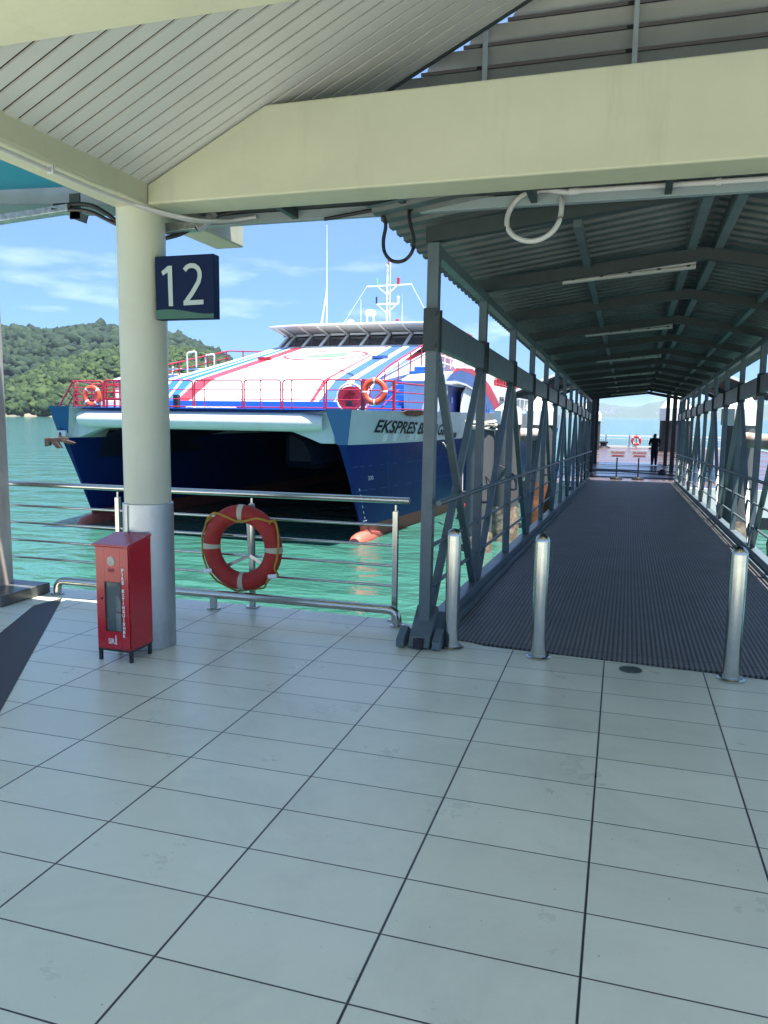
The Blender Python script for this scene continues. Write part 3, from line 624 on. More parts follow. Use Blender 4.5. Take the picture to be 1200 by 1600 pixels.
mb.prism([(x0-.002, y0+.002, .79), (x0-.002, y1, .79), (x0-.002, y1, .85), (x0-.002, y0+.002, .806)], (.004, 0, 0))
loc_build('lid', mb, m_red, fc, .002)
# door with opening
wx0, wx1, wz0, wz1 = x0+.075, x1-.068, .22, .555
mb = MB(); dy0, dy1 = y0, y0+.007
mb.box(x0+.006, wx0, dy0, dy1, z0+.006, .795); mb.box(wx1, x1-.006, dy0, dy1, z0+.006, .795)
mb.box(wx0, wx1, dy0, dy1, z0+.006, wz0); mb.box(wx0, wx1, dy0, dy1, wz1, .795)
door = loc_build('door', mb, m_red, fc, .0015)
m_pane = bpy.data.materials.new('door_glass'); m_pane.use_nodes = True; p = m_pane.node_tree.nodes['Principled BSDF']
p.inputs['Base Color'].default_value = (.22, .27, .25, 1); p.inputs['Roughness'].default_value = .06; p.inputs['Specular IOR Level'].default_value = 1.0; p.inputs['Alpha'].default_value = .30  # grey-green base colour stands in for reflections in the pane
def sub(name, mb, mats, bevel=0, par=door):
    mb.v = [tuple(Vector(v)-Vector(fc.location)) for v in mb.v]; return mb.build(name, mats, par, bevel)
sub('pane', MB().box(wx0, wx1, y0+.008, y0+.010, wz0, wz1), m_pane)
fr_ = MB()
for a in ((wx0-.004, wx0, wz0, wz1), (wx1, wx1+.004, wz0, wz1), (wx0-.004, wx1+.004, wz0-.004, wz0), (wx0-.004, wx1+.004, wz1, wz1+.004)):
    fr_.box(a[0], a[1], y0-.003, y0, a[2], a[3])
sub('gasket', fr_, m_blackmetal)
bd = MB(); cxx, czz = x0+.128, .700
bd.v, bd.f = [], []
bb = MB(); 
ring = [(cxx+.030*math.cos(a), y0-.002, czz+.033*math.sin(a)) for a in [2*math.pi*i/24 for i in range(24)]]
bb.prism(ring[::-1], (0, .0015, 0)); sub('badge', bb, mat('badge_grey', (.35, .38, .36), .3, metal=.4, c2=(.1, .1, .1), vscale=60))
bb = MB().box(x0+.105, x0+.15, y0-.0025, y0, .625, .650); sub('small_label', bb, mat('dark_red', (.24, .004, .015), .4))
sub('hinge', MB().tube([(x1-.004, y0-.003, .22), (x1-.004, y0-.003, .27)], .004, 8), m_red)
sub('hinge', MB().tube([(x1-.004, y0-.003, .64), (x1-.004, y0-.003, .69)], .004, 8), m_red)
sub('lock', MB().tube([(x0+.048, y0-.008, .44), (x0+.048, y0, .44)], .007, 12), m_blackmetal)
def face_txt(xa, xb, za, zb): return lambda u_, v_: (xa+(xb-xa)*u_-fc.location.x, y0-.0032-fc.location.y, za+(zb-za)*v_)
m_lett = mat('white_lettering', (.72, .72, .70), .5)
s_ = 'FIRE EXTINGUISHER'; zt = .655
for ch in s_:
    if ch != ' ':
        wch = .0062 if ch == 'I' else .0185
        text_obj('letter', ch, .03, m_lett, face_txt(x1-.047-wch/2, x1-.047+wch/2, zt-.0235, zt), door, bold=.0016)
    zt -= .0282
text_obj('maker_mark', 'SR', .05, m_lett, face_txt(x0+.092, x0+.142, .130, .168), door, bold=.0008)
sub('maker_mark', MB().box(x0+.146, x0+.154, y0-.0022, y0-.0005, .130, .172).prism([(x0+.145, y0-.0022, .176), (x0+.155, y0-.0022, .176), (x0+.150, y0-.0022, .196)], (0, .0012, 0)).box(x0+.143, x0+.157, y0-.0024, y0-.0008, .128, .133), m_lett)
for xx, yy in ((x0+.012, y0+.02), (x1-.012, y0+.02), (x0+.012, y1-.02), (x1-.012, y1-.02)):
    loc_build('leg', MB().box(xx-.011, xx+.011, yy-.011, yy+.011, .004, .075), m_blackmetal, fc, .002)
mb = MB(); mb.box(x0, x1, y0+.008, y0+.03, .0755, .0898); mb.box(x0, x1, y1-.03, y1-.008, .0755, .0898); mb.box(x0, x0+.02, y0+.03, y1-.03, .0755, .0898); mb.box(x1-.02, x1, y0+.03, y1-.03, .0755, .0898)
loc_build('leg_frame', mb, m_blackmetal, fc)
mb = MB()
for yy, zz in ((y0+.03, .806), (y1-.03, .835)): mb.tube([(x1+.001, yy, zz), (x1+.006, yy, zz)], .005, 8)
for yy in (y0+.03, y1-.03): mb.tube([(x1-.001, yy, z0+.02), (x1+.004, yy, z0+.02)], .005, 8)
loc_build('rivets', mb, m_steel2, fc)
fe = empty('fire_extinguisher', (-3.24, 4.47, z0+.006), 0, 'fire extinguisher with pale label and black hose inside the red cabinet', 'fire extinguisher')
loc_build('cylinder', MB().lathe((-3.225, 4.47, z0+.006), [(.05, 0), (.058, .01), (.058, .33), (.045, .37), (.02, .40), (.02, .42)], 24), mat('cylinder_grey', (.45, .47, .45), .35), fe)
loc_build('label_sleeve', MB().lathe((-3.225, 4.47, z0+.10), [(.0588, 0), (.0588, .13)], 24), mat('label_paper', (.7, .72, .68), .5), fe)
loc_build('label_stripe', MB().lathe((-3.225, 4.47, z0+.235), [(.0592, 0), (.0592, .012)], 24), m_signred, fe)
loc_build('hose', MB().tube(rounded([(-3.215, 4.46, .50), (-3.25, 4.40, .52), (-3.18, 4.395, .40), (-3.17, 4.40, .18)], .04), .011, 8), m_blackmetal, fe)
loc_build('valve_handle', MB().box(-3.27, -3.18, 4.455, 4.485, .505, .525), m_blackmetal, fe)

# ------------------------------------------------------------------ railing, guard rail, lifebuoy
RY = 6.03
rl = empty('quay_railing', (-3.0, RY, 0), 0, 'polished stainless quay railing with four thin horizontal bars', 'railing')
loc_build('top_rail', MB().tube([(-12, RY, .985), (-1.62, RY, 1.005)], .0265, 16), m_steel, rl)
for z in (.80, .635, .465, .295):
    loc_build('bar', MB().tube([(-12, RY, z-.02), (-1.74, RY, z-.005)], .0115, 10), m_steel, rl)
for x in (-1.735, -3.035, -4.39, -5.75, -7.1, -8.5, -9.9):
    mb = MB(); mb.box(x-.021, x+.021, RY-.021, RY+.021, .012, .915); mb.box(x-.05, x+.05, RY-.045, RY+.045, .003, .012)
    mb.tube([(x, RY, .915), (x, RY, .965)], .011, 8)
    loc_build('post', mb, m_steel, rl, .002)
gr = empty('guard_rail', (-3.3, 5.87, 0), 0, 'low thick stainless bumper tube at ankle height in front of the railing', 'bumper rail')
loc_build('tube', MB().tube(rounded([(-4.96, 5.87, .005), (-4.96, 5.87, .13), (-1.665, 5.87, .13), (-1.665, 5.87, .005)], .09, 8), .036, 18), m_steel, gr)
for x in (-4.96, -1.665, -3.33):
    mb = MB().lathe((x, 5.87, .003), [(.060, 0), (.060, .006), (.042, .012)], 24, sm=False)
    if x == -3.33: mb.tube([(-3.33, 5.87, .01), (-3.33, 5.87, .12)], .032, 16)
    loc_build('support', mb, m_steel, gr)

def lifebuoy(label, loc, R=.35, r=.075, mring=m_orange, mband=m_bandw, detail=True, name='lifebuoy', group=None, rz=0, flat=.75, ph=math.pi/4):
    e = empty(name, loc, rz, label, 'lifebuoy', group)
    mb = MB(); n = 56; k = 16; rows = []
    for i in range(n+1):
        a = 2*math.pi*i/n
        rows.append([((R-r+r*math.cos(2*math.pi*j/k))*math.cos(a), r*flat*math.sin(2*math.pi*j/k), (R-r+r*math.cos(2*math.pi*j/k))*math.sin(a)) for j in range(k+1)])
    mb.grid(rows, 0); mb.build('ring', mring, e)
    for q in range(4):
        a0 = ph+q*math.pi/2-.075; mb = MB(); rows = []; rb = r*1.03
        for i in range(5):
            a = a0+.15*i/4; rows.append([((R-r+rb*math.cos(2*math.pi*j/k))*math.cos(a), rb*flat*math.sin(2*math.pi*j/k), (R-r+rb*math.cos(2*math.pi*j/k))*math.sin(a)) for j in range(k+1)])
        mb.grid(rows, 0); mb.build('band', mband, e)
    return e
lb = lifebuoy('large faded red lifebuoy with yellow rope hung on the steel railing', (-3.07, 5.915, .548), .372, .078, m_oldred, m_band, ph=0)
def bp(a, rr, y=-.06): return (rr*math.cos(R_(a)), y, rr*math.sin(R_(a)))
rp = [bp(143, .40, -.02), bp(128, .38, -.062), bp(120, .33), bp(108, .27), bp(95, .235), bp(85, .235), bp(72, .26), bp(60, .31), bp(50, .345), bp(42, .37, -.05), bp(38, .40, -.01), bp(30, .395, -.03), bp(18, .38, -.05), bp(5, .365, -.055), bp(-12, .355, -.055), bp(-25, .355, -.05), bp(-33, .40, 0)]
MB().tube(rounded(rp, .02, 3), .0095, 8).build('grab_rope', m_ropey, lb)
rp = [bp(143, .40, -.02), bp(170, .395, .0), bp(195, .395, 0), bp(213, .40, -.01), bp(222, .37, -.05), bp(232, .40, 0), bp(260, .40, .03), bp(300, .395, .02), bp(318, .36, -.05), bp(327, .40, 0)]
MB().tube(rounded(rp, .02, 3), .009, 8).build('grab_rope', m_ropey, lb)
for a in (40, 142): MB().tube(arc(bp(a, .375, -.02), .026, 0, 2*math.pi, 10, (.7, 0, .7), (0, 1, 0)), .008, 6).build('rope_knot', m_ropey, lb)
for a in (215, 324):
    c = Vector(bp(a, .375, -.045)); d = Vector((1, .2, .12))*.035
    MB().tube([c-d, c+d], .020, 10).build('rope_clip', m_bandw, lb)
hk = empty('lifebuoy_bracket', (-3.02, 5.97, .45), 0, 'three armed steel bracket holding the faded lifebuoy on the railing post', 'bracket')
for dx, dz in ((-.21, -.10), (.21, -.10), (.0, .30)):
    loc_build('arm', MB().bar((-3.035, 5.985, .47), (-3.035+dx, 5.955, .47+dz), .006, .028, up=(0, 0, 1) if dx else (1, 0, 0)), m_steel2, hk)

# ------------------------------------------------------------------ bollards and drain
def bollard():
    e = empty('bollard', (0, 0, 0)); e['category'] = 'bollard'; e['group'] = 'stainless bollards in front of the gangway'
    r = .053; prof = [(r, .012), (r, .835)]+[(r*math.cos(a), .835+r*1.0*math.sin(a)) for a in [math.pi/2*i/8 for i in range(1, 9)]]
    MB().lathe((0, 0, 0), prof, 36).build('post', m_steel, e)
    MB().lathe((0, 0, .003), [(.088, 0), (.088, .008), (.076, .018), (.0535, .019)], 36, sm=False).build('base_flange', m_steel, e)
    return e
b0 = bollard()
for i, (x, y, lab) in enumerate(((-1.125, 5.445, 'polished steel bollard nearest the gangway hinge and railing'), (-.492, 5.42, 'polished steel bollard standing between the other two'), (.762, 5.36, 'polished steel bollard right of the round floor drain'))):
    o = b0 if i == 0 else copy_tree(b0); o.location = (x, y, 0); o['label'] = lab
dr = MB().lathe((.134, 5.345, .003), [(.075, 0), (.075, .004), (.062, .005), (.06, .002), (.0, .002)], 32)
dr.bar((.09, 5.345, .0055), (.178, 5.345, .0055), .006, .003); dr.bar((.134, 5.30, .0055), (.134, 5.39, .0055), .006, .003)
tag(dr.build('drain_cover', mat('drain_metal', (.20, .22, .20), .35, metal=.6, var=.4, vscale=20)), 'small round metal drain cover set in the tiles before the gangway', 'drain cover')

# ------------------------------------------------------------------ gangway
gd = Vector((.009, 1, -.0253)).normalized(); ga = gd.cross(Vector((0, 0, 1))).normalized(); gh = ga.cross(gd)
GO = Vector((.18, 5.67, 0))
GM = Matrix(((ga.x, gd.x, gh.x, GO.x), (ga.y, gd.y, gh.y, GO.y), (ga.z, gd.z, gh.z, GO.z), (0, 0, 0, 1)))
gw = empty('gangway', mat=GM, label='covered slate grey steel truss gangway with ribbed black deck leading to the pontoon', cat='gangway')
LN = 23.6; AL, AR = -1.52, 1.52
SP = 1.98; ls_ = [-.19+SP*k for k in range(13)]
mb = MB()
mb.prism([(-1.46, -.02, .002), (-1.1, -.08, .002), (-.5, -.15, .002), (.4, -.19, .002), (1.46, -.24, .002), (1.46, LN, .002), (-1.46, LN, .002)], (0, 0, -.03))
mb.v = [(x, y, z+.006) for x, y, z in mb.v]
mb.build('deck_mat', rib_mat(), gw)
MB().box(-1.5, 1.5, .05, LN, -.30, -.03).build('deck_frame', m_gwdark, gw)
ET, RT, RA = 2.93, 3.13, .42     # eave height, ridge height, ridge offset
for s, A in ((-1, AL), (1, AR)):
    MB().box(A-.06, A+.06, .30, LN, -.28, .13).build('bottom_chord', m_gwsteel, gw, .006)
    k = MB(); k.box(min(A-s*.062, A-s*.11), max(A-s*.062, A-s*.11), .3, LN, .0095, .05); k.build('kerb_angle', m_gwsteel, gw)
    for i, l in enumerate(ls_):
        w2 = .042 if i == 0 else .038
        MB().box(A-w2, A+w2, l-w2, l+w2, .1305 if i else .03, ET-.02).build('post', m_gwsteel, gw, .004)
        if i < 12:
            MB().box(A-.035, A+.035, l+.052, l+SP-.052, 2.185, 2.415).build('top_chord', m_gwsteel, gw, .004)
        f = MB()
        for q in (-.062, .050): f.box(A-.055, A+.055, l+q, l+q+.010, 2.15, 2.45)
        for q in (-.072, .062):
            for zz in (2.19, 2.41): f.tube([(A-s*.03, l+q-.006, zz), (A-s*.03, l+q+.014, zz)], .014, 6)
        f.build('splice_plate', m_gwdark, gw)
        if i < 12:
            if i == 0:
                MB().bar((A+s*.0, l+.09, 2.17), (A, l+SP-.13, .14), .055, .06, up=(1, 0, 0)).build('brace', m_gwsteel, gw)
                MB().bar((A+s*.004, l+.12, .14), (A+s*.004, l+SP-.07, 2.17), .05, .058, up=(1, 0, 0)).build('brace', m_gwsteel, gw)
            elif i % 2 == 1:
                MB().bar((A, l+.12, .14), (A, l+SP-.09, 2.17), .05, .06, up=(1, 0, 0)).build('brace', m_gwsteel, gw)
            else:
                MB().bar((A, l+.09, 2.17), (A, l+SP-.12, .14), .05, .06, up=(1, 0, 0)).build('brace', m_gwsteel, gw)
        # eave purlin piece between posts
        if i < 12: MB().box(A-.035, A+.035, l+.044, l+SP-.044, ET-.11, ET-.03).build('eave_purlin', m_gwsteel, gw, .003)
        # handrail bracket
        if i > 0:
            hb = MB(); hb.tube(rounded([(A-s*.04, l+.02, .90), (A-s*.10, l+.02, .90), (A-s*.10, l+.02, 1.03)], .03, 4), .012, 8); hb.build('handrail_bracket', m_gwsteel, gw)
    MB().tube([(A-s*.10, -.28, 1.06), (A-s*.10, LN-.2, 1.06)], .021, 12).build('handrail', m_gwsteel, gw)
    for zz in (.715, .40):
        MB().tube([(A, ls_[0]+.04, zz), (A, LN-.4, zz)], .016, 8).build('side_rail', m_gwsteel, gw)
# rafters
for i, l in enumerate(ls_):
    mb = MB()
    mb.hexa([(AL-.06, l-.035, ET-.02), (RA, l-.035, RT-.0), (RA, l+.035, RT), (AL-.06, l+.035, ET-.02), (AL-.06, l-.035, ET+.09), (RA, l-.035, RT+.10), (RA, l+.035, RT+.10), (AL-.06, l+.035, ET+.09)])
    mb.hexa([(RA, l-.035, RT), (AR+.06, l-.035, ET-.02), (AR+.06, l+.035, ET-.02), (RA, l+.035, RT), (RA, l-.035, RT+.10), (AR+.06, l-.035, ET+.09), (AR+.06, l+.035, ET+.09), (RA, l+.035, RT+.10)])
    mb.build('rafter', m_gwdark, gw)
for aa, zz in ((RA-.11, RT+.10), (RA+.11, RT+.10)):
    MB().box(aa-.035, aa+.035, -.25, LN, zz-.02, zz+.10).build('ridge_purlin', m_gwsteel, gw)
MB().box(AL+.95-.03, AL+.95+.03, .3, LN, ET+.16, ET+.22).build('mid_purlin', m_gwsteel, gw)
MB().box(1.15-.03, 1.15+.03, .3, LN, ET+.125, ET+.185).build('mid_purlin', m_gwsteel, gw)
# corrugated roof: ribs run from eave to ridge
def corr(name, a0, z0, a1, z1):
    rows = []; l = -.80; per = .19
    rows_l = []
    while l < LN+.3:
        for dl, dz in ((0, 0), (.045, 0), (.060, .028), (.13, .028), (.145, 0)): rows_l.append((l+dl, dz))
        l += per
    mb = MB(); mb.grid([[(a0, l, z0+dz), ((a0+a1)/2, l, (z0+z1)/2+dz), (a1, l, z1+dz)] for l, dz in rows_l], 0, False)
    return mb.build(name, m_gwroof, gw)
corr('roof_sheet', -1.84, ET+.085, RA, RT+.215); corr('roof_sheet', RA, RT+.215, 2.0, ET+.06)
MB().prism([(RA-.2, -.62, RT+.24), (RA, -.62, RT+.26), (RA+.2, -.62, RT+.24)], (0, LN+.9, 0)).build('ridge_cap', m_gwroof, gw)
# hinge at the foot of each truss
for s, A in ((-1, AL), (1, AR)):
    mb = MB(); mb.hexa([(A-.08, -.38, .01), (A+.08, -.38, .01), (A+.08, .28, -.25), (A-.08, .28, -.25), (A-.08, -.34, .08), (A+.08, -.34, .08), (A+.08, -.12, .27), (A-.08, -.12, .27)])
    mb.build('hinge_housing', m_gwsteel, gw, .006)
    MB().box(A-.035, A+.035, -.395, -.345, .006, .07).build('hinge_slot', m_black, gw)
    for q in (-.135, .135):
        h_ = MB(); P = [(A+q-.03, -.40, .004), (A+q-.03, -.20, .004), (A+q-.03, -.20, .10), (A+q-.03, -.27, .135), (A+q-.03, -.40, .06)]
        h_.prism(P, (.06, 0, 0)); h_.build('hinge_lug', m_gwsteel, gw, .006)
# end apron of gangway to pontoon
MB().hexa([(-1.4, LN, -.02), (1.4, LN, -.02), (1.4, LN+.9, -.11), (-1.4, LN+.9, -.11), (-1.4, LN, .004), (1.4, LN, .004), (1.4, LN+.9, -.10), (-1.4, LN+.9, -.10)]).build('apron', m_gwdark, gw)
def gpos(a, l, h): return GM @ Vector((a, l, h))
# strip lamps
l0 = None
ords = ['nearest', 'second', 'third', 'fourth', 'fifth', 'sixth']
for i, k in enumerate((1, 3, 5, 7, 9, 11)):
    if l0 is None:
        l0 = empty('strip_lamp', mat=GM); l0['category'] = 'ceiling lamp'; l0['group'] = 'unlit strip lamps under the gangway roof'
        MB().tube([(-.80, 0, 0), (.36, 0, .095)], .022, 10).build('tube', m_tube, l0)
        h = MB(); h.bar((-.80, 0, .035), (.36, 0, .13), .05, .03); h.build('batten', m_conduit, l0, .004)
        for q in range(5): MB().bar((-.7+q*.25, -.02, .01+.02*q), (-.7+q*.25, .02, .065+.02*q), .03, .02).build('clip', m_gwdark, l0)
        o = l0
    else: o = copy_tree(l0)
    mm_ = GM.copy(); p_ = gpos(0, ls_[k]+.10, 3.0); mm_.translation = p_; o.matrix_world = mm_
    o['label'] = '%s unlit strip lamp counting along the gangway ceiling' % ords[i]

# ------------------------------------------------------------------ pontoon
PZ = -.72
m_pont = pontoon_mat()
mb = MB(); mb.box(-3.0, 10, 27.6, 65.6, -2.4, PZ)
mb.build('pontoon_deck', m_pont, kind='structure')
mb = MB()
for a in ((-3.06, -3.0, 27.6, 65.6), (10, 10.06, 27.6, 65.6), (-3.0, 10, 65.6, 65.66)): mb.box(a[0], a[1], a[2], a[3], -1.5, PZ+.12)
mb.box(-3.0, -1.7, 27.54, 27.6, -1.5, PZ+.12); mb.box(2.2, 10, 27.54, 27.6, -1.5, PZ+.12)
tag(mb.build('pontoon_edge', m_white, bevel=.01), 'white painted raised edge around the red pontoon deck', 'kerb')
pf = empty('pontoon_fence', (2, 65.2, PZ), 0, 'white vertical bar fence along the far edge of the pontoon', 'fence')
mb = MB(); mb.box(-3, 10, 65.17, 65.23, PZ+.90, PZ+1.0); mb.box(-3, 10, 65.17, 65.23, PZ+.10, PZ+.16)
x = -3
for z_ in (PZ+.70,): mb.box(-3, 10, 65.18, 65.22, z_, z_+.03)
loc_build('rail', mb, m_cap, pf)
mb = MB()
while x < 10: mb.box(x-.012, x+.012, 65.19, 65.21, PZ+.161, PZ+.699); x += .16
loc_build('baluster', mb, m_steel2, pf)
for x in (-3, -1.2, .6, 2.4, 4.2, 6, 8, 9.95): loc_build('post', MB().box(x-.035, x+.035, 65.10, 65.165, PZ, PZ+1.05), m_steel2, pf)
lifebuoy('red and white lifebuoy on the far pontoon fence, seen through the gangway', (1.12, 64.9, .02-.15), .40, .095, mat('far_buoy_red', (.55, .03, .04), .5), m_bandw)
mb = MB(); mb.box(1.08, 1.16, 64.96, 65.09, PZ, PZ+1.1)
tag(mb.build('buoy_stand', m_steel2), 'slim post behind the far lifebuoy at the pontoon fence', 'post')
# pontoon shelter
sh = empty('pontoon_shelter', (.45, 36, PZ), 0, 'dark gabled shelter roof on steel posts over the pontoon', 'shelter')
m_shroof = mat('shelter_roof', (.13, .10, .09), .6, var=.3, vscale=1)
for s in (-1, 1):
    mb = MB(); xe = .45+s*4.95; mb.hexa([(.45, 31.5, 4.50), (xe, 31.5, 2.50), (xe, 43, 2.50), (.45, 43, 4.50), (.45, 31.5, 4.58), (xe, 31.5, 2.58), (xe, 43, 2.58), (.45, 43, 4.58)] if s > 0 else [(xe, 31.5, 2.50), (.45, 31.5, 4.50), (.45, 43, 4.50), (xe, 43, 2.50), (xe, 31.5, 2.58), (.45, 31.5, 4.58), (.45, 43, 4.58), (xe, 43, 2.58)])
    loc_build('roof', mb, m_shroof, sh)
    mb = MB(); mb.bar((.45, 31.42, 4.56), (xe, 31.42, 2.56), .05, .10); mb.bar((xe+s*.03, 31.5, 2.56), (xe+s*.03, 43, 2.56), .05, .09)
    loc_build('fascia', mb, m_cap, sh)
    for y in (32, 37, 42.5):
        for xx in (.45+s*3.9, .45+s*1.75):
            zt = 4.5-2.0*abs(xx-.45)/4.95
            loc_build('post', MB().box(xx-.09, xx+.09, y-.09, y+.09, PZ, zt-.25), m_gwdark, sh)
        mb = MB(); mb.bar((.45, y, 4.36), (xe-s*.25, y, 2.46), .10, .18); loc_build('rafter', mb, m_gwdark, sh)
    mb = MB(); mb.box(min(.45+s*3.82, .45+s*3.98), max(.45+s*3.82, .45+s*3.98), 31.6, 42.9, 2.62, 2.84); loc_build('eave_beam', mb, m_gwsteel, sh)
# sign stands
def txt_plane(cx, y, z0_, w_, h_): return lambda u_, v_: (cx-w_/2+w_*u_, y, z0_+h_*v_)
st = empty('sign_stand', (0, 31.6, PZ)); st['category'] = 'sign stand'; st['group'] = 'sign stands at the end of the gangway'
MB().tube([(0, 0, .02), (0, 0, .85)], .028, 10).build('pole', m_blackmetal, st)
MB().lathe((0, 0, .003), [(.24, 0), (.24, .03), (.20, .09), (.05, .12)], 20).build('base', m_blackmetal, st)
MB().box(-.33, .33, -.03, -.005, .85, 1.15).build('board', m_signboard, st, .004)
V1 = MB()
text_obj('lettering', 'DILARANG', .1, m_signred, txt_plane(.02, -.034, 1.01, .50, .09), st, bold=.002)
MB().box(-.20, .24, -.036, -.031, .915, .955).build('red_line', m_signred, st)
st.location = (-.13, 31.7, PZ); st['label'] = 'sign stand with grey board and red lettering, left of the pair'
s2 = copy_tree(st); s2.location = (.68, 31.9, PZ); s2['label'] = 'sign stand with grey board and red lettering, beside the person'
# cleats / dark lumps near the fence
for x, lab in ((-1.35, 'dark mooring bollard on the left part of the pontoon edge'), (2.55, 'dark mooring bollard near the person on the pontoon edge')):
    mb = MB().lathe((x, 63.5, PZ), [(.55, 0), (.50, .10), (.25, .2), (.25, .35), (.38, .42), (.38, .5), (.1, .55)], 16); tag(mb.build('mooring_bollard', m_black), lab, 'mooring bollard', 'mooring bollards')
mb = MB().lathe((1.75, 35.5, PZ), [(.16, 0), (.17, .06), (.12, .16), (.05, .2)], 12); tag(mb.build('dark_bag', m_black), 'small dark bag left on the pontoon deck beside the truss end', 'bag')
# hoses on deck
for i, (pts, lab) in enumerate((([(-1.4, 36.3, 0), (0, 36.4, 0), (1.1, 35.4, 0), (2.3, 34.6, 0)], 'thin dark hose crossing the pontoon deck diagonally'), ([(-1.5, 32.6, 0), (.2, 32.75, 0), (2.2, 32.7, 0)], 'thin dark hose just behind the sign stands'), ([(-1.4, 37.2, 0), (1, 36.9, 0), (2.4, 37.0, 0)], 'thin dark hose farthest along the pontoon deck'))):
    mb = MB().tube([(a, b, PZ+.022) for a, b, c in pts], .02, 6); tag(mb.build('hose', m_black), lab, 'hose', 'hoses on the pontoon deck')

# ------------------------------------------------------------------ piles
def pile(x, y, r, ztop, label, cap=True, ch=.45, tip=.65, barn=.4, n=8, m=m_pile, rust=False):
    e = empty('mooring_pile', (x, y, WZ), 0, label, 'pile', 'mooring piles beside the gangway and pontoon')
    MB().lathe((0, 0, -2), [(r, 0), (r, ztop-WZ+2)], 28).build('shaft', m, e)
    # barnacled jacket
    mb = MB(); rows = []
    for j in range(9):
        z = -.6+(barn+.6)*j/8
        rows.append([((r*1.06+.05*noise.noise(Vector((i*.7, j*.9, x))))*math.cos(2*math.pi*i/32), (r*1.06+.05*noise.noise(Vector((i*.7, j*.9, x))))*math.sin(2*math.pi*i/32), z+(.12*noise.noise(Vector((i*.5, 7, x))) if j == 8 else 0)) for i in range(32)])
        rows[-1].append(rows[-1][0])
    mb.grid(rows, 0, True); mb.build('growth', m_rust if rust else m_barn, e)
    if cap:
        R = r*1.12; mb = MB(); mb.lathe((0, 0, ztop-WZ), [(R, .01), (R, ch), (R*.98, ch+.01), (.0, ch+tip)], n, sm=False, rot=.5); mb.build('cap', m_cap, e)
    return e
pile(-3.55, 20.3, .36, 1.5, 'grey mooring pile without a cap, topped by a coil of pale rope', cap=False, barn=.5)
pile(-3.12, 22.3, .36, 1.45, 'grey mooring pile with white pointed cap and pale barnacled foot, left of the gangway', barn=1.0, ch=.40, tip=.32)
pile(-2.50, 25.2, .42, 1.42, 'grey mooring pile with tall white pointed cap and rusty orange foot, left of the gangway', ch=.45, tip=.62, barn=1.5, rust=True)
pile(2.95, 22.4, .42, 1.52, 'grey mooring pile with tall white pointed cap, right of the gangway', ch=.44, tip=.70, barn=.9)
pile(3.85, 19.6, .45, 1.44, 'grey mooring pile with white pointed cap, nearest on the right of the gangway', ch=.46, tip=.7, barn=.9)
pile(-2.35, 60.0, .8, 1.4, 'weathered brown pile with white pointed cap at the far left of the pontoon', m=m_wood, barn=.3, ch=.5, tip=1.2)
pile(3.65, 60.0, 1.05, 1.5, 'broad weathered brown pile with white pointed cap behind the person', m=m_wood, barn=.3, ch=.9, tip=1.5)
for (a, b, lab) in (((-3.12, 22.3), (-2.5, 25.2), 'horizontal pale pipe joining the two capped piles left of the gangway'), ((2.95, 22.4), (3.85, 19.6), 'horizontal pale pipe joining the two capped piles right of the gangway')):
    mb = MB().tube([(a[0], a[1], 1.17), (b[0], b[1], 1.12)], .19, 16); tag(mb.build('brace_pipe', m_rustcol), lab, 'pipe', 'pipes joining the piles')
# rope coil on pile A
mb = MB(); rnd = random.Random(5)
for q in range(7):
    a0 = rnd.random()*6; mb.tube([(-3.55+(.36+.05*rnd.random()+.03*math.sin(3*t+q))*math.cos(a0+t), 20.3+(.36+.05*rnd.random())*math.sin(a0+t), 1.36+q*.03+.03*math.sin(2*t+q)) for t in [i*.4 for i in range(16)]], .028, 6)
tag(mb.build('rope_coil', m_ropew), 'pale rope wound around the top of the uncapped pile', 'rope')
for i, (pts, lab) in enumerate((([(-3.9, 20.2, .35), (-3.3, 19.98, .15), (-3.15, 20.1, -.2)], 'thin cable slung low around the uncapped pile'), ([(-3.50, 21.95, .42), (-3.1, 21.90, .22), (-2.72, 22.1, -.05)], 'thin cable slung around the pile with the barnacled foot'))):
    tag(MB().tube(rounded(pts, .2), .014, 6).build('mooring_cable', m_black), lab, 'cable')

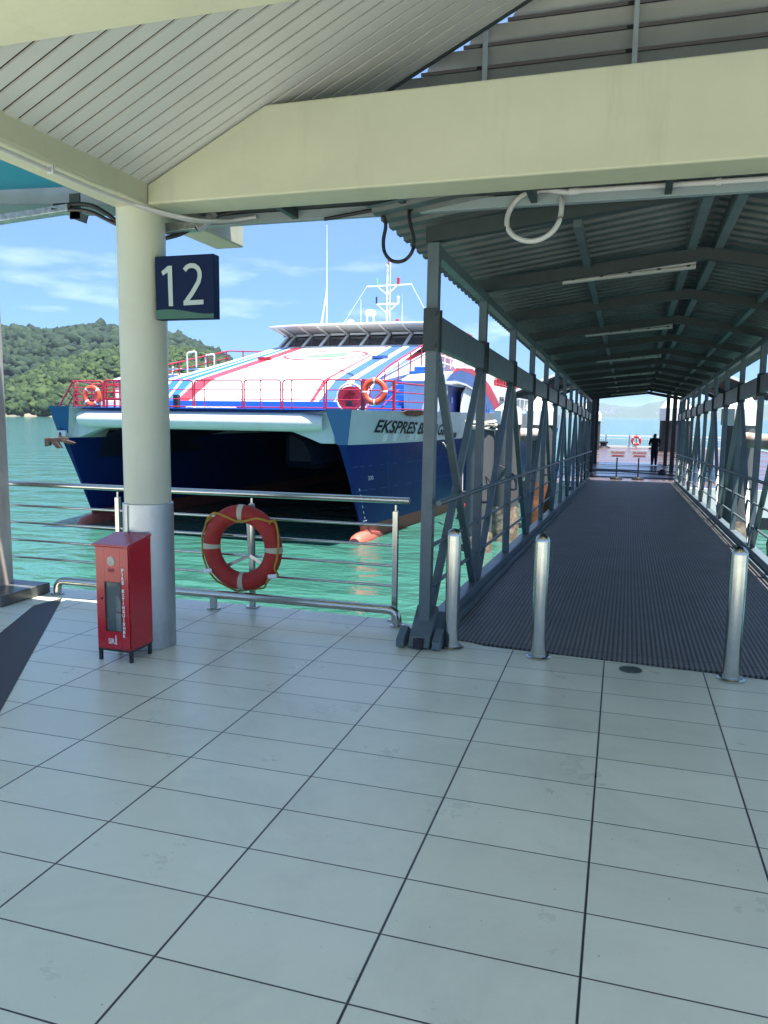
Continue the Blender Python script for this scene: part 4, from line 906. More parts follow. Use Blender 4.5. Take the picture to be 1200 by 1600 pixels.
# ------------------------------------------------------------------ person
def person():
    e = empty('person', (1.62, 41.6, PZ), R_(4), 'person in dark shirt and trousers seen from behind on the pontoon', 'person')
    J = {'pel': (0, 0, .86, .16), 'spine': (0, 0, 1.05, .15), 'chest': (0, 0, 1.25, .185), 'neck': (0, 0, 1.40, .055), 'head0': (0, .02, 1.47, .075), 'head1': (0, .02, 1.56, .085), 'head2': (0, .015, 1.63, .06)}
    E_ = [('pel', 'spine'), ('spine', 'chest'), ('chest', 'neck'), ('neck', 'head0'), ('head0', 'head1'), ('head1', 'head2')]
    for s, n in ((-1, 'l'), (1, 'r')):
        J[n+'hip'] = (s*.085, 0, .80, .12); J[n+'kn'] = (s*.085, .02*s, .46, .092); J[n+'an'] = (s*.085, -.01, .09, .068); J[n+'toe'] = (s*.10, .14, .045, .038)
        J[n+'sh'] = (s*.20, 0, 1.33, .075); J[n+'el'] = (s*.265, -.01, 1.07, .055); J[n+'wr'] = (s*.18, .20, 1.02, .03); J[n+'pa'] = (s*.13, .26, 1.04, .03)
        E_ += [('pel', n+'hip'), (n+'hip', n+'kn'), (n+'kn', n+'an'), (n+'an', n+'toe'), ('chest', n+'sh'), (n+'sh', n+'el'), (n+'el', n+'wr'), (n+'wr', n+'pa')]
        for q in range(4):
            J[n+'f%d' % q] = (s*(.12-.01*q), .32-.006*abs(q-1), 1.075-.022*q, .009); J[n+'g%d' % q] = (s*.085, .345, 1.07-.022*q, .008)
            E_ += [(n+'pa', n+'f%d' % q), (n+'f%d' % q, n+'g%d' % q)]
        J[n+'th'] = (s*.09, .27, 1.085, .010); E_.append((n+'pa', n+'th'))
    keys = list(J); me = bpy.data.meshes.new('body'); me.from_pydata([J[k][:3] for k in keys], [(keys.index(a), keys.index(b)) for a, b in E_], [])
    o = bpy.data.objects.new('body', me); col.objects.link(o)
    sk = o.modifiers.new('skin', 'SKIN'); ss = o.modifiers.new('sub', 'SUBSURF'); ss.levels = 2; ss.render_levels = 2
    for i, k in enumerate(keys): me.skin_vertices[0].data[i].radius = (J[k][3], J[k][3]*(.75 if k in ('chest', 'spine', 'pel') else 1))
    me.skin_vertices[0].data[0].use_root = True
    dg_ = bpy.context.evaluated_depsgraph_get(); ev = o.evaluated_get(dg_); nm = bpy.data.meshes.new_from_object(ev)
    bpy.data.objects.remove(o)
    for m_ in (m_skin, m_shirt, m_cloth, m_hair, m_bandw): nm.materials.append(m_)
    for p_ in nm.polygons:
        c = p_.center; p_.use_smooth = True
        if c.z > 1.55 or (c.z > 1.46 and c.y < .05): p_.material_index = 3
        elif c.z > 1.40: p_.material_index = 0
        elif c.z < .07: p_.material_index = 3
        elif c.z < .90 and abs(c.x) < .26: p_.material_index = 2
        elif (abs(c.x) < .34 and c.z > 1.12) or (abs(c.x) < .2 and c.y < .16): p_.material_index = 1
        else: p_.material_index = 0
    b = bpy.data.objects.new('body', nm); col.objects.link(b); b.parent = e
    return e
person()
# ------------------------------------------------------------------ ferry
fy = empty('ferry', (-11.617, 21.016, WZ), R_(-2.0), 'large white and blue catamaran passenger ferry with red railings moored bow first', 'ferry')
XC = 4.62
lev = [-1.0, -.35, 0, .42, 1.2, 2.0, 2.80]
def stem(z): return -1.55*max(0, (z-.2))/2.6 if z < 2.8 else -1.55-.27*(z-2.8)/.9
def xo(side_, z): return side_*4.62 if side_ > 0 else -4.74+.105*z
def hb(z, t):
    tab = [(-1, .02, .55, 5.5), (0, .03, .78, 5.5), (.42, .03, .85, 5.2), (1.2, .04, .95, 4.6), (2.0, .06, 1.08, 4.0), (2.8, .12, 1.22, 3.3), (3.7, .34, 1.15, 3.0)]
    for a, b in zip(tab, tab[1:]):
        if z <= b[0]:
            k = (z-a[0])/(b[0]-a[0]); q = [a[i]*(1-k)+b[i]*k for i in range(4)]; return q[1]+q[2]*(1-math.exp(-t/q[3]))
    q = tab[-1]; return q[1]+q[2]*(1-math.exp(-t/q[3]))
ts = [0, .12, .3, .6, 1, 1.6, 2.4, 3.4, 4.6, 6, 8, 11, 15, 20, 26, 32, 38]
for side in (-1, 1):
    xc = side*XC
    mb = MB()
    for o2 in (-1, 1):
        rows = [[(xo(side, z)+o2*hb(z, t), stem(z)+t, z) for t in ts] for z in lev]
        if o2 < 0: rows = rows[::-1]
        mi = (lambda i, j: 1 if i < 3 else 0) if o2 > 0 else (lambda i, j: 1 if i >= 3 else 0)
        mb.grid(rows, mi, True)
    # stem strip
    mb.grid([[(xo(side, z)-hb(z, 0), stem(z), z), (xo(side, z)+hb(z, 0), stem(z), z)] for z in lev], lambda i, j: 1 if i < 3 else 0, False)
    mb.face([(xc-hb(z, 38), stem(z)+38, z) for z in lev]+[(xc+hb(z, 38), stem(z)+38, z) for z in lev[::-1]], 0)
    h = mb.build('hull', [m_navy, m_boot], fy)
    # bow band
    mb = MB()
    for o2 in (-1, 1):
        zz = [2.78, 3.1, 3.45, 3.70]
        rows = [[(xo(side, z)+o2*(hb(z, t)+.012), stem(z)+t-.004, z) for t in ts] for z in zz]
        if o2 < 0: rows = rows[::-1]
        mb.grid(rows, 0, True)
    bw = mb.build('bow_band', m_whitedirty, fy)
    mb = MB(); xa, xb = xo(side, 2.78), xo(side, 3.7)
    mb.prism([(xa-hb(2.78, 0)-.03, stem(2.78)-.008, 2.78), (xa+hb(2.78, 0)+.03, stem(2.78)-.008, 2.78), (xb+hb(3.7, 0)+.03, stem(3.7)-.008, 3.72), (xb-hb(3.7, 0)-.03, stem(3.7)-.008, 3.72)], (0, -.02, 0))
    mb.build('stem_plate', mat('stem_blue', (.05, .13, .30) if side > 0 else (.008, .075, .22), .4), fy)
    # bulb
    mb = MB(); xc = xo(side, 0); mb.tube([(xc, -.78, -.16), (xc, -.65, -.10), (xc, -.4, -.02), (xc, .1, .02), (xc, 1.0, -.02), (xc, 2.2, -.1)], [.03, .15, .24, .27, .24, .12], 16)
    mb.build('bulb', mat('bulb_paint', (.50, .11, .08), .6, c2=(.28, .09, .06), vscale=4), fy)
    # fairlead openings
    mb = MB()
    if side < 0:
        t0, t1 = 1.6, 2.9
        P = [(xo(side, z)+hb(z, t)+.025, stem(z)+t, z) for t, z in ((1.25, 2.84), (2.45, 2.84), (2.5, 3.0), (1.35, 3.0))]
        mb.prism(P, (.012, 0, 0))
    else:
        for t0, t1 in ((6.4, 6.75), (7.1, 7.45)):
            P = [(xc+hb(z, t)+.03, stem(z)+t, z) for t, z in ((t0, 2.82), (t1, 2.82), (t1, 3.0), (t0, 3.0))]; mb.prism(P, (.012, 0, 0))
    mb.build('fairlead', m_black, fy)
# tunnel roof / wet deck and fillets
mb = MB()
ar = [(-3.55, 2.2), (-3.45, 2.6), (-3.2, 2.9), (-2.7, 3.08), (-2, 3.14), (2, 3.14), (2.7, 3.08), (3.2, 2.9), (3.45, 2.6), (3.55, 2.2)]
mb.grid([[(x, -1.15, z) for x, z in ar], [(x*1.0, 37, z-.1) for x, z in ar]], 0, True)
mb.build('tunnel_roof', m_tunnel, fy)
mb = MB(); mb.box(-3.8, 3.8, 30, 30.3, -1, 3.1); mb.build('tunnel_light_stop', m_tunnel, fy)  # added bulkhead, keeps daylight from showing through the tunnel
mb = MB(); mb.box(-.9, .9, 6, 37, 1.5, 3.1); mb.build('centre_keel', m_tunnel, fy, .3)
# white corner gussets between fender tube and hulls
for s in (-1, 1):
    mb = MB()
    P = [(s*4.35, -1.45, 2.80), (s*3.95, -1.45, 2.80), (s*3.55, -1.45, 2.95), (s*3.1, -1.45, 3.10), (s*2.5, -1.45, 3.16), (s*2.5, -1.45, 3.6), (s*4.35, -1.45, 3.68)]
    if s > 0: P = P[::-1]
    mb.prism(P, (0, .32, 0))
    mb.build('bow_gusset', m_whitedirty, fy, .02)
mb = MB(); mb.tube([(-3.75, -1.56, 3.36), (-3.4, -1.60, 3.36), (3.5, -1.60, 3.36), (4.05, -1.5, 3.36)], [.22, .255, .255, .2], 24); mb.build('bow_fender_tube', m_white, fy)
# decks
mb = MB(); mb.box(-3.8, 3.8, -1.42, -1.15, 3.60, 3.70, 0); 
mb.grid([[(xo(-1, 3.7)-hb(3.7, t), stem(3.7)+t, 3.69) for t in ts], [(XC+hb(3.7, t), stem(3.7)+t, 3.69) for t in ts]][::-1], 0, False)
mb.build('foredeck', m_blue, fy)
# front deckhouse: strips of paint across the sloped front
xf = [-3.85, -3.38, -3.22, -2.95, -2.86, -2.36, 2.06, 2.19, 2.36, 2.87, 3.07, 3.70, 3.85]
xk = [-3.95, -3.58, -3.30, -3.16, -2.77, -2.60, 2.11, 2.27, 2.54, 2.98, 3.23, 3.80, 3.97]
xk = [-3.95, -3.66, -3.32, -3.22, -2.80, -2.62, -2.06, 2.11, 2.27, 2.54, 2.98, 3.23, 3.80, 3.97]
xf = [-3.95, -3.60, -3.32, -3.22, -2.96, -2.86, -2.36, 2.06, 2.19, 2.36, 2.87, 3.07, 3.72, 3.88]
xt = [-3.62, -3.35, -3.10, -3.00, -2.66, -2.50, -1.87, 1.82, 1.91, 2.06, 2.54, 2.79, 3.20, 3.34]
cols_ = [0, 1, 0, 1, 0, 2, 2, 0, 3, 0, 3, 0]
cols_ = [0, 4, 0, 4, 0, 2, 0, 2, 0, 3, 0, 3, 0]
def yt(x): return 10.2+.10*max(0, abs(x-.3)-1.5)**1.6
mb = MB()
mats_ = [m_white, m_blue, m_stripered, m_slate, m_blue]
for i in range(13):
    nseg = 14 if i == 6 else 2
    for q in range(nseg):
        u0, u1 = q/nseg, (q+1)/nseg
        def lp(T, u): return T[i]+(T[i+1]-T[i])*u
        A = [(lp(xf, u0), 2.0, 3.97), (lp(xf, u1), 2.0, 3.97)]; B = [(lp(xk, u0), 2.95, 4.68), (lp(xk, u1), 2.95, 4.68)]; B2 = [(lp(xk, u0), 3.2, 4.76), (lp(xk, u1), 3.2, 4.76)]
        C = [(lp(xt, u0), yt(lp(xt, u0)), 6.40), (lp(xt, u1), yt(lp(xt, u1)), 6.40)]
        mb.grid([A, B, B2, C], cols_[i], False)
fd = mb.build('foredeck_house', mats_, fy)
mb = MB()  # side walls of slope and base
mb.prism([(-3.95, 2.0, 3.69), (-3.95, 2.0, 3.97), (-3.95, 2.95, 4.68), (-3.95, 11.5, 6.38), (-3.95, 30, 6.2), (-3.95, 30, 3.69)], (.05, 0, 0))
mb.prism([(3.85, 2.0, 3.69), (3.85, 2.0, 3.97), (3.9, 2.95, 4.68), (3.4, 11.5, 6.38), (3.6, 30, 6.2), (3.85, 30, 3.69)][::-1], (.05, 0, 0))
mb.build('deckhouse_side', m_white, fy)
MB().box(-3.9, 3.9, 1.98, 2.03, 3.69, 3.965).build('blue_skirt', m_blue, fy)
# oval emblem with green shape on the slope
def onslope(x, v, off=.02):
    k = (v-3.2)/(10.2-3.2); return (x, v-off*.25, 4.76+(6.40-4.76)*k+off)
mb = MB()
ov = [(.05+1.75*math.cos(a), 7.9+1.15*math.sin(a)) for a in [2*math.pi*i/48 for i in range(49)]]
ov2 = [(.05+1.64*math.cos(a), 7.9+.98*math.sin(a)) for a in [2*math.pi*i/48 for i in range(49)]]
mb.grid([[onslope(*p) for p in ov], [onslope(*p) for p in ov2]], 0, False)
mb.build('oval_outline', m_stripered, fy)
mb = MB(); mb.face([onslope(-.9, 7.75), onslope(.1, 7.35), onslope(1.0, 7.7), onslope(.85, 8.1), onslope(1.0, 8.5), onslope(.3, 8.4)]); mb.build('green_emblem', m_green, fy)
# bridge
WX = [-2.95, -2.05, -1.2, -.3, .65, 1.6, 2.55, 3.45]
mb = MB(); fr = MB(); br = MB(); strip = MB()
def wy(x, z): return yt(x)+.02+(z-6.42)*1.75
pts = [-3.30]+WX+[3.75]
for a, b in zip(pts, pts[1:]):
    mb = MB()
    mb.grid([[(a, wy(a, 6.42), 6.42), (b, wy(b, 6.42), 6.42)], [(a*1.0, wy(a, 6.98), 6.98), (b, wy(b, 6.98), 6.98)]], 0, False)
    gl = mb.build('bridge_window', m_glass, fy)
for x in pts:
    fr = MB(); fr.bar((x, wy(x, 6.38)-.04, 6.38), (x, wy(x, 6.99)-.04, 6.99), .12, .05, up=(0, 1, 0)); fr.bar((x, wy(x, 6.99)-.03, 6.98), (x-.05, yt(x)-.25, 7.27), .07, .06)
    fr.build('window_frame', m_white, fy)
n_ = 24; bx = [-3.65+7.6*i/n_ for i in range(n_+1)]
sillr = MB(); sillr.grid([[(x, yt(x)-.02, 6.36) for x in bx], [(x, yt(x)-.04, 6.43) for x in bx], [(x, yt(x)+.1, 6.45) for x in bx]], 0, False); sillr.build('window_sill', m_white, gl)
m_under2 = mat('brim_underside', (.42, .43, .43), .5)
br.grid([[(x, wy(x, 6.98), 6.98) for x in bx], [(x, wy(x, 7.1)-.1, 7.06) for x in bx], [(x, yt(x)-.35, 7.26) for x in bx], [(x, yt(x)-.40, 7.30) for x in bx], [(x, yt(x)+.2, 7.40) for x in bx], [(x, yt(x)+1.5, 7.46) for x in bx], [(x, 17, 7.4) for x in bx]], lambda i, j: 1 if i < 2 else 0, False)
br.build('bridge_roof', [m_white, m_under2], fy)
for a, b in zip(pts, pts[1:]):
    strip.grid([[(a+.12, wy(a, 6.98)-.10, 6.965), (b-.12, wy(b, 6.98)-.10, 6.965)], [(a+.12, wy(a, 7.0)-.17, 7.05), (b-.12, wy(b, 7.0)-.17, 7.05)]], 0, False)  # white strips stand in for bright reflections under the brim
strip.build('brim_reflection_strip', m_white, gl)
MB().box(-3.6, 3.9, 12.3, 17, 6.3, 7.35).build('bridge_cabin', m_white, fy)
MB().box(-3.5, 3.8, 11.9, 12.25, 6.45, 6.95).build('bridge_interior', m_black, fy)
# mast
ms_ = MB(); mx_, my_ = .83, 13.0
ms_.tube([(mx_, my_, 7.4), (mx_, my_, 9.9)], .042, 10); ms_.tube([(mx_+.14, my_, 7.4), (mx_+.14, my_, 10.35)], .02, 8)
ms_.bar((mx_-.98, my_, 9.30), (mx_+1.15, my_, 9.32), .06, .05); ms_.bar((mx_-.48, my_, 8.50), (mx_+.55, my_, 8.50), .08, .05)
for z, w_ in ((9.28, .45), (8.48, .45)):
    for s in (-1, 1): ms_.bar((mx_+s*w_, my_, z), (mx_, my_, z-.38), .05, .04)
mst = ms_.build('mast', m_white, fy)
m_lred = mat('lamp_red', (.35, .03, .03), .3)
def lamp(x, z, m, s=1): MB().lathe((x, my_, z), [(.07*s, 0), (.07*s, .10), (.04*s, .12), (.07*s, .14), (.07*s, .26), (.03, .30)], 10).build('mast_lamp', m, mst)
lamp(mx_-.48, 9.33, m_green, .6); lamp(mx_+.52, 9.34, m_lred); lamp(mx_+.52, 8.53, m_under2); lamp(mx_+.50, 7.55, m_lred); lamp(mx_-.5, 8.53, m_black, .6); lamp(mx_, 9.9, m_under2); lamp(mx_+.04, 10.2, m_lred, .5)
def whip(x, y, z0_, z1_, r): MB().tube([(x, y, z0_), (x, y, z1_)], [r, r*.4], 6).build('whip_aerial', m_white, fy)
whip(-2.1, 13, 7.4, 12.1, .035); whip(-.42, 13, 7.4, 8.75, .02); whip(1.52, 13.1, 7.4, 8.9, .018)
MB().tube([(-2.5, 13.3, 7.4), (-2.12, 13, 9.3)], .03, 6).tube([(-2.3, 12.7, 7.4), (-2.12, 13, 9.0)], .03, 6).build('aerial_brace', m_white, fy)
for a, b in (((-.15, 13, 9.28), (-1.5, 13.2, 7.5)), ((1.97, 13, 9.3), (2.9, 13.2, 7.6))): MB().tube([a, b], .012, 5).build('stay_wire', m_white, fy)
rd = MB(); rd.lathe((.05, 13, 8.02), [(.22, 0), (.25, .05), (.25, .14), (.20, .22), (0.0, .24)], 20); rd.box(-.14, -.08, 12.95, 13.05, 7.4, 8.03); rd.box(.18, .24, 12.95, 13.05, 7.4, 8.03); rd.build('radar', m_white, fy)
MB().lathe((-.75, 12.6, 7.45), [(.15, 0), (.2, .1), (.2, .22), (.14, .33), (.0, .38)], 16).build('searchlight', m_white, fy)
# bow railings: front panels
def rail_panel(x0_, x1_, y0_, y1_, z0_, z1_, r=.024, mids=2, parent=fy, name='railing'):
    mb = MB(); a, b = Vector((x0_, y0_, z0_)), Vector((x1_, y1_, z0_)); up = Vector((0, 0, z1_-z0_))
    mb.tube(rounded([a, a+up, b+up, b], .10, 4), r, 7)
    for q in range(1, mids+1): mb.tube([a+up*q/(mids+1), b+up*q/(mids+1)], r*.7, 6)
    mb.tube([a+up*.06, b+up*.06], r*.8, 6)
    return mb.build(name, m_rail, parent)
RYd = -1.15
xs_ = [-3.0, -.70, .95, 1.05]
for a, b in ((-3.25, -2.2), (-2.17, -.18), (-.12, 1.42), (1.48, 2.62), (2.68, 3.92), (3.98, 5.0)): rail_panel(a, b, RYd, RYd, 3.70, 4.50)
for x in (-2.7, -1.2, .2, 2.0, 2.95): MB().tube([(x, RYd, 3.7), (x, RYd, 4.5)], .018, 6).build('railing_post', m_rail, fy)
rail_panel(5.0, 5.62, RYd, -.3, 3.70, 4.50); rail_panel(5.62, 5.95, -.3, 2.2, 3.70, 4.46)
for x, y in ((5.05, RYd), (5.62, -.3), (5.95, 2.3)): MB().bar((x, y, 3.70), (x, y, 4.52), .07, .07).build('railing_post', m_rail, fy)
for k in range(3): MB().tube([(4.7+.25*k, -1.1+.4*k, 3.72), (5.2+.2*k, -.8+.5*k, 4.45-.08*k)], .018, 6).build('stair_rail', m_rail, fy)
# left bow railings
MB().tube([(-4.95, -1.15, 3.70), (-4.38, -1.15, 4.48)], .028, 6).build('railing_brace', m_rail, fy)
MB().tube([(-4.72, -1.05, 3.70), (-4.36, -1.05, 4.22)], .02, 6).tube([(-4.55, -1.0, 3.70), (-4.36, -1.0, 4.0)], .02, 6).build('railing_brace', m_rail, fy)
rail_panel(-4.36, -3.30, -1.15, -1.15, 3.70, 4.48, mids=3); rail_panel(-4.36, -3.25, -.2, -.2, 3.70, 4.42)
rail_panel(-4.36, -5.3, -1.0, .8, 3.70, 4.48); rail_panel(-5.3, -5.75, .8, 4.5, 3.70, 4.48)
for x in (-3.28, -3.0, -2.75): MB().bar((x, -1.0, 3.70), (x, -1.0, 4.52), .045, .045).build('railing_post', m_rail, fy)
for z in (3.95, 4.15, 4.35, 4.5): MB().tube([(-3.28, -1.0, z), (-2.6, -.9, z)], .024, 6).build('railing_bar', m_rail, fy)
MB().box(-4.05, -3.35, .3, .9, 3.70, 4.30).build('deck_locker', m_white, fy, .04)
MB().box(-4.0, -3.4, -.4, .2, 3.70, 3.92).build('deck_box', m_white, fy, .03)
# reel, bitts, ropes on foredeck
rl_ = MB(); 
ring = [(4.42+.36*math.cos(a), -.55, 4.02+.34*math.sin(a)) for a in [2*math.pi*i/28 for i in range(28)]]
rl_.prism(ring[::-1], (0, .03, 0)); rl_.prism([(x, y+.45, z) for x, y, z in ring][::-1], (0, .03, 0)); rl_.tube([(4.42, -.55, 4.02), (4.42, -.1, 4.02)], .22, 16)
reel = rl_.build('rope_reel', m_rail, fy)
MB().face([(4.30, -.556, 3.85), (4.54, -.556, 3.85), (4.42, -.556, 4.02)]).build('reel_notch', m_black, reel)
MB().tube(arc((4.36, -.35, 4.03), .40, 0, math.pi*2, 28), .03, 8).build('reel_rim', m_white, reel)
def bitt(x):
    mb = MB()
    for s in (-1, 1): mb.tube([(x+s*.28, -.95, 3.70), (x+s*.24, -.95, 3.86), (x+s*.36, -.98, 3.98)], .045, 8)
    mb.bar((x-.32, -.9, 3.99), (x+.22, -.9, 3.99), .05, .05); mb.build('mooring_bitt', m_stripered, fy)
bitt(-1.62)
MB().box(-1.15, -1.0, -.7, -.55, 3.70, 4.10).build('vent_post', m_black, fy)
MB().tube([(-1.63, -.3, 3.7), (-1.63, -.3, 5.6)], .02, 6).build('jack_staff', m_conduit, fy)
rp_ = MB(); rnd = random.Random(9)
for q in range(26):
    x = rnd.uniform(-.3, 1.3); rp_.tube([(x+.12*math.cos(t), -1.2+.08*math.sin(t), 3.72+.02*rnd.random()) for t in [i*1.05 for i in range(7)]], .018, 5)
rp_.build('deck_rope', m_ropew, fy)
MB().tube([onslope(-1.9+.0*i, 5.0) for i in range(1)]+[onslope(-1.5, 5.2, .03), onslope(.5, 5.1, .03), onslope(2.0, 4.6, .03), onslope(2.9, 3.6, .03), (3.2, 2.2, 4.15), (4.1, .1, 4.05)], .016, 6).build('hose', m_black, fy)
# mooring gear and lights on slope
MB().box(2.35, 2.95, 6.9, 7.05, 5.66, 5.76).build('grab_bar', m_slate, fy)
MB().box(-2.4, -1.85, 6.9, 7.05, 5.66, 5.76).build('grab_bar', m_rail, fy)
# steps right of slope
st_ = MB()
for k in range(9):
    st_.box(3.98, 4.95, 2.0+k*.62, 2.62+k*.62, 3.69, 3.86+k*.185)
st_.build('side_steps', m_blue, fy, .015)
for x, a, b in ((4.02, 2.0, 7.8),):
    mb = MB(); P = [(4.02, 2.2, 4.55), (4.02, 4.0, 5.2), (4.0, 8.5, 6.35)]; mb.tube(P, .03, 7)
    for k in range(5): mb.tube([(4.01, 2.2+k*1.4, 3.9+k*.38), (4.01, 2.2+k*1.4, 4.6+k*.40)], .024, 6)
    mb.build('stair_railing', m_rail, fy)
st2 = MB()
for k in range(9): st2.box(-4.95, -4.0, 2.0+k*.62, 2.62+k*.62, 3.69, 3.80+k*.17)
st2.build('side_steps', m_blue, fy, .015)
# wing housings (both sides)
for s in (-1, 1):
    mb = MB()
    # lower grey-white wall box
    X0_, X1_ = (4.98, 5.72) if s > 0 else (-5.72, -4.98)
    mb.box(X0_, X1_, 2.6, 5.2, 3.69, 4.60); mb.build('wing_wall', m_whitedirty, fy, .02)
    mb = MB(); prof = [(2.35, 4.60), (2.35, 4.67), (3.0, 4.84), (5.0, 5.00), (8.5, 5.25), (13, 5.4), (13, 4.60)]
    mb.prism([(X0_-(0 if s > 0 else .05), y, z) for y, z in prof], (X1_-X0_+.05, 0, 0)); mb.build('wing_roof', m_white, fy, .03)
# right side wall decoration
SX = 5.78
mb = MB(); mb.prism([(SX, 7.4, 2.72), (SX, 6.7, 3.1), (SX, 6.9, 4.35), (SX, 7.5, 4.62), (SX, 13.2, 4.62), (SX, 13.2, 3.7), (SX, 13.2, 2.72)], (.10, 0, 0)); mb.build('side_pillar', m_white, fy, .02)
MB().box(4.95, 5.0, 5.2, 13, 3.69, 4.6).build('recess_wall', m_navy, fy)
MB().prism([(5.60, 5.2, 3.70), (5.60, 7.0, 3.70), (5.60, 7.0, 4.60), (5.60, 5.2, 4.60)], (.02, 0, 0)).build('recess_door', mat('door_navy', (.006, .03, .17), .35), fy)
MB().prism([(5.63, 6.05, 4.02), (5.63, 6.3, 4.02), (5.63, 6.3, 4.22), (5.63, 6.05, 4.22)], (.01, 0, 0)).build('door_plate', m_conduit, fy)
ab = [(4.2, 4.70), (5.0, 4.98), (6.2, 5.16), (8, 5.12), (9.6, 4.86), (11, 4.40), (12.6, 3.85), (10.0, 3.85), (9.2, 4.45), (8.2, 4.60), (7, 4.72), (5.5, 4.76)]
MB().prism([(SX+.11, y, z) for y, z in ab], (.02, 0, 0)).build('blue_panel', m_slate, fy)
rb = [(5.0, 4.98), (5.6, 5.20), (8, 5.32), (9.8, 5.16), (11.6, 4.80), (13.4, 4.2), (14.4, 3.86), (12.6, 3.85), (11, 4.40), (9.6, 4.86), (8, 5.12), (6.2, 5.16)]
MB().prism([(SX+.112, y, z) for y, z in rb], (.02, 0, 0)).build('red_panel', m_stripered, fy)
wa = [(4.0, 4.66), (5.5, 4.76), (7, 4.72), (8.2, 4.60), (8.2, 4.54), (7, 4.65), (5.5, 4.69), (4.0, 4.60)]
MB().prism([(SX+.13, y, z) for y, z in wa], (.03, 0, 0)).build('white_moulding', m_white, fy)
# side windows stripes (grey louvre) below the blue panel
lw = MB()
for k in range(7): lw.box(SX+.05, SX+.14, 8.8+k*.42, 9.0+k*.42, 3.35, 4.1)
lw.build('side_louvre', m_slate, fy)
# main cabin aft
MB().box(-5.75, 5.75, 13, 36, 3.69, 4.9).build('main_cabin', m_white, fy, .05)
cw = MB()
for k in range(14): cw.box(5.751, 5.77, 14.5+k*1.5, 15.5+k*1.5, 3.95, 4.45)
cw.build('cabin_window', m_glass, fy)
MB().box(-5.0, 5.2, 13, 30, 4.9, 5.35).build('upper_deck', m_stripered, fy, .05)
rf_ = MB(); rnd = random.Random(3)
for k in range(7): rf_.tube([(5.3, 8.3+k*1.05, 5.55+.03*k), (5.3, 9.1+k*1.05, 5.55+.03*k)], .23, 12)
rf_.build('liferaft_canister', m_white, fy)
for a, b, c in ((3.5, 14, 5.3), (14, 24, 5.0)):
    mb = MB()
    for z in (.0, .22, .44): mb.tube([(5.62, a, c+.05+z), (5.62, b, c+z-.1)], .02, 6)
    y = a
    while y <= b: mb.tube([(5.62, y, c-.1), (5.62, y, c+.46)], .02, 6); y += .8
    mb.build('upper_railing', m_white if a < 5 else m_rail, fy)
mb = MB()
for z in (.25, .5, .75, 1.0): mb.tube([(5.55, 15, 4.75+z), (5.55, 34, 4.4+z)], .026, 6)
y = 15
while y < 34: mb.tube([(5.55, y, 4.7), (5.55, y, 5.75-.018*(y-15))], .026, 6); y += .55
mb.build('upper_railing', m_rail, fy)
MB().lathe((4.6, 13.5, 5.35), [(.5, 0), (.5, .25), (.35, .45), (.0, .5)], 16).build('vent_cowl', m_rail, fy)
MB().box(4.2, 4.9, 11.9, 12.6, 5.6, 6.0).build('vent_box', m_black, fy, .05)
# left walkway railings rising aft, white davits
mb = MB(); P = [(-5.05, 1.6, 4.55), (-5.0, 3.2, 5.05), (-4.75, 6.5, 5.75), (-4.6, 8.5, 6.15)]
mb.tube(P, .03, 7); mb.tube([(x, y, z-.28) for x, y, z in P], .018, 6)
for x, y, z in ((-5.02, 2.4, 4.80), (-4.95, 3.9, 5.2), (-4.85, 5.2, 5.47), (-4.7, 7.0, 5.85), (-4.62, 8.3, 6.10)): mb.tube([(x, y, z-.75), (x, y, z)], .03, 6)
mb.tube([(-4.6, 8.5, 6.15), (-4.1, 14, 6.5), (-3.9, 17, 6.3)], .028, 6)
for x, y, z in ((-4.5, 9.5, 6.2), (-4.3, 11.5, 6.3), (-4.1, 14, 6.4)): mb.tube([(x, y, z-.85), (x, y, z)], .03, 6)
mb.build('walkway_railing', m_rail, fy)
mb = MB()
for y in (5.6, 6.9): mb.tube(rounded([(-4.75, y, 5.0), (-4.75, y, 5.85), (-4.35, y, 5.9), (-4.35, y, 5.3)], .1), .035, 6)
for y in (4.2, 5.0): mb.tube([(-5.0, y, 4.85), (-5.0, y, 5.3)], .04, 6)
mb.tube([(-5.0, 4.0, 5.15), (-4.7, 7.6, 5.35)], .035, 6)
mb.build('liferaft_cradle', m_white, fy)
MB().lathe((-4.6, 13.5, 5.3), [(.9, 0), (.85, .35), (.45, .62), (.0, .7)], 20).build('liferaft_cover', m_white, fy)
# draught marks
m_mark = mat('draught_mark', (.75, .75, .75), .5)
def hullpt(side_, t, z, off=.012): return (side_*XC+(hb(z, t)+off), stem(z)+t, z)
mk = MB()
for k in range(6):
    z = .62+.17*k; P = [hullpt(1, .22, z), hullpt(1, .26, z), hullpt(1, .26, z+.07), hullpt(1, .22, z+.07)]; mk.face(P)
mk.face([hullpt(1, .12, .55), hullpt(1, .34, .55), hullpt(1, .34, .58), hullpt(1, .12, .58)])
mk.build('draught_mark', m_mark, fy)
text_obj('draught_number', '200', .2, m_mark, lambda u_, v_: hullpt(1, .75+.28*u_, 1.75+.12*v_), fy)
# plating seams
sm_ = MB()
for z in (1.45, 2.15):
    sm_.grid([[hullpt(1, t, z, .004) for t in ts[1:12]], [hullpt(1, t, z+.03, .004) for t in ts[1:12]]], 0, True)
for t in (1.9, 3.9, 6.2, 8.6):
    sm_.grid([[hullpt(1, t, z, .005), hullpt(1, t+.025, z, .005)] for z in (.5, .9, 1.2, 1.6, 2.0, 2.4, 2.78)], 0, True)
sm_.build('plating_seam', mat('seam_navy', (.015, .05, .22), .5), fy)
vs = MB()
for t in (2.9, 5.0):
    vs.grid([[hullpt(1, t, z, .016), hullpt(1, t+.02, z, .016)] for z in (2.8, 3.1, 3.45, 3.7)], 0, True)
vs.build('band_seam', mat('seam_grey', (.42, .44, .44), .5), fy)
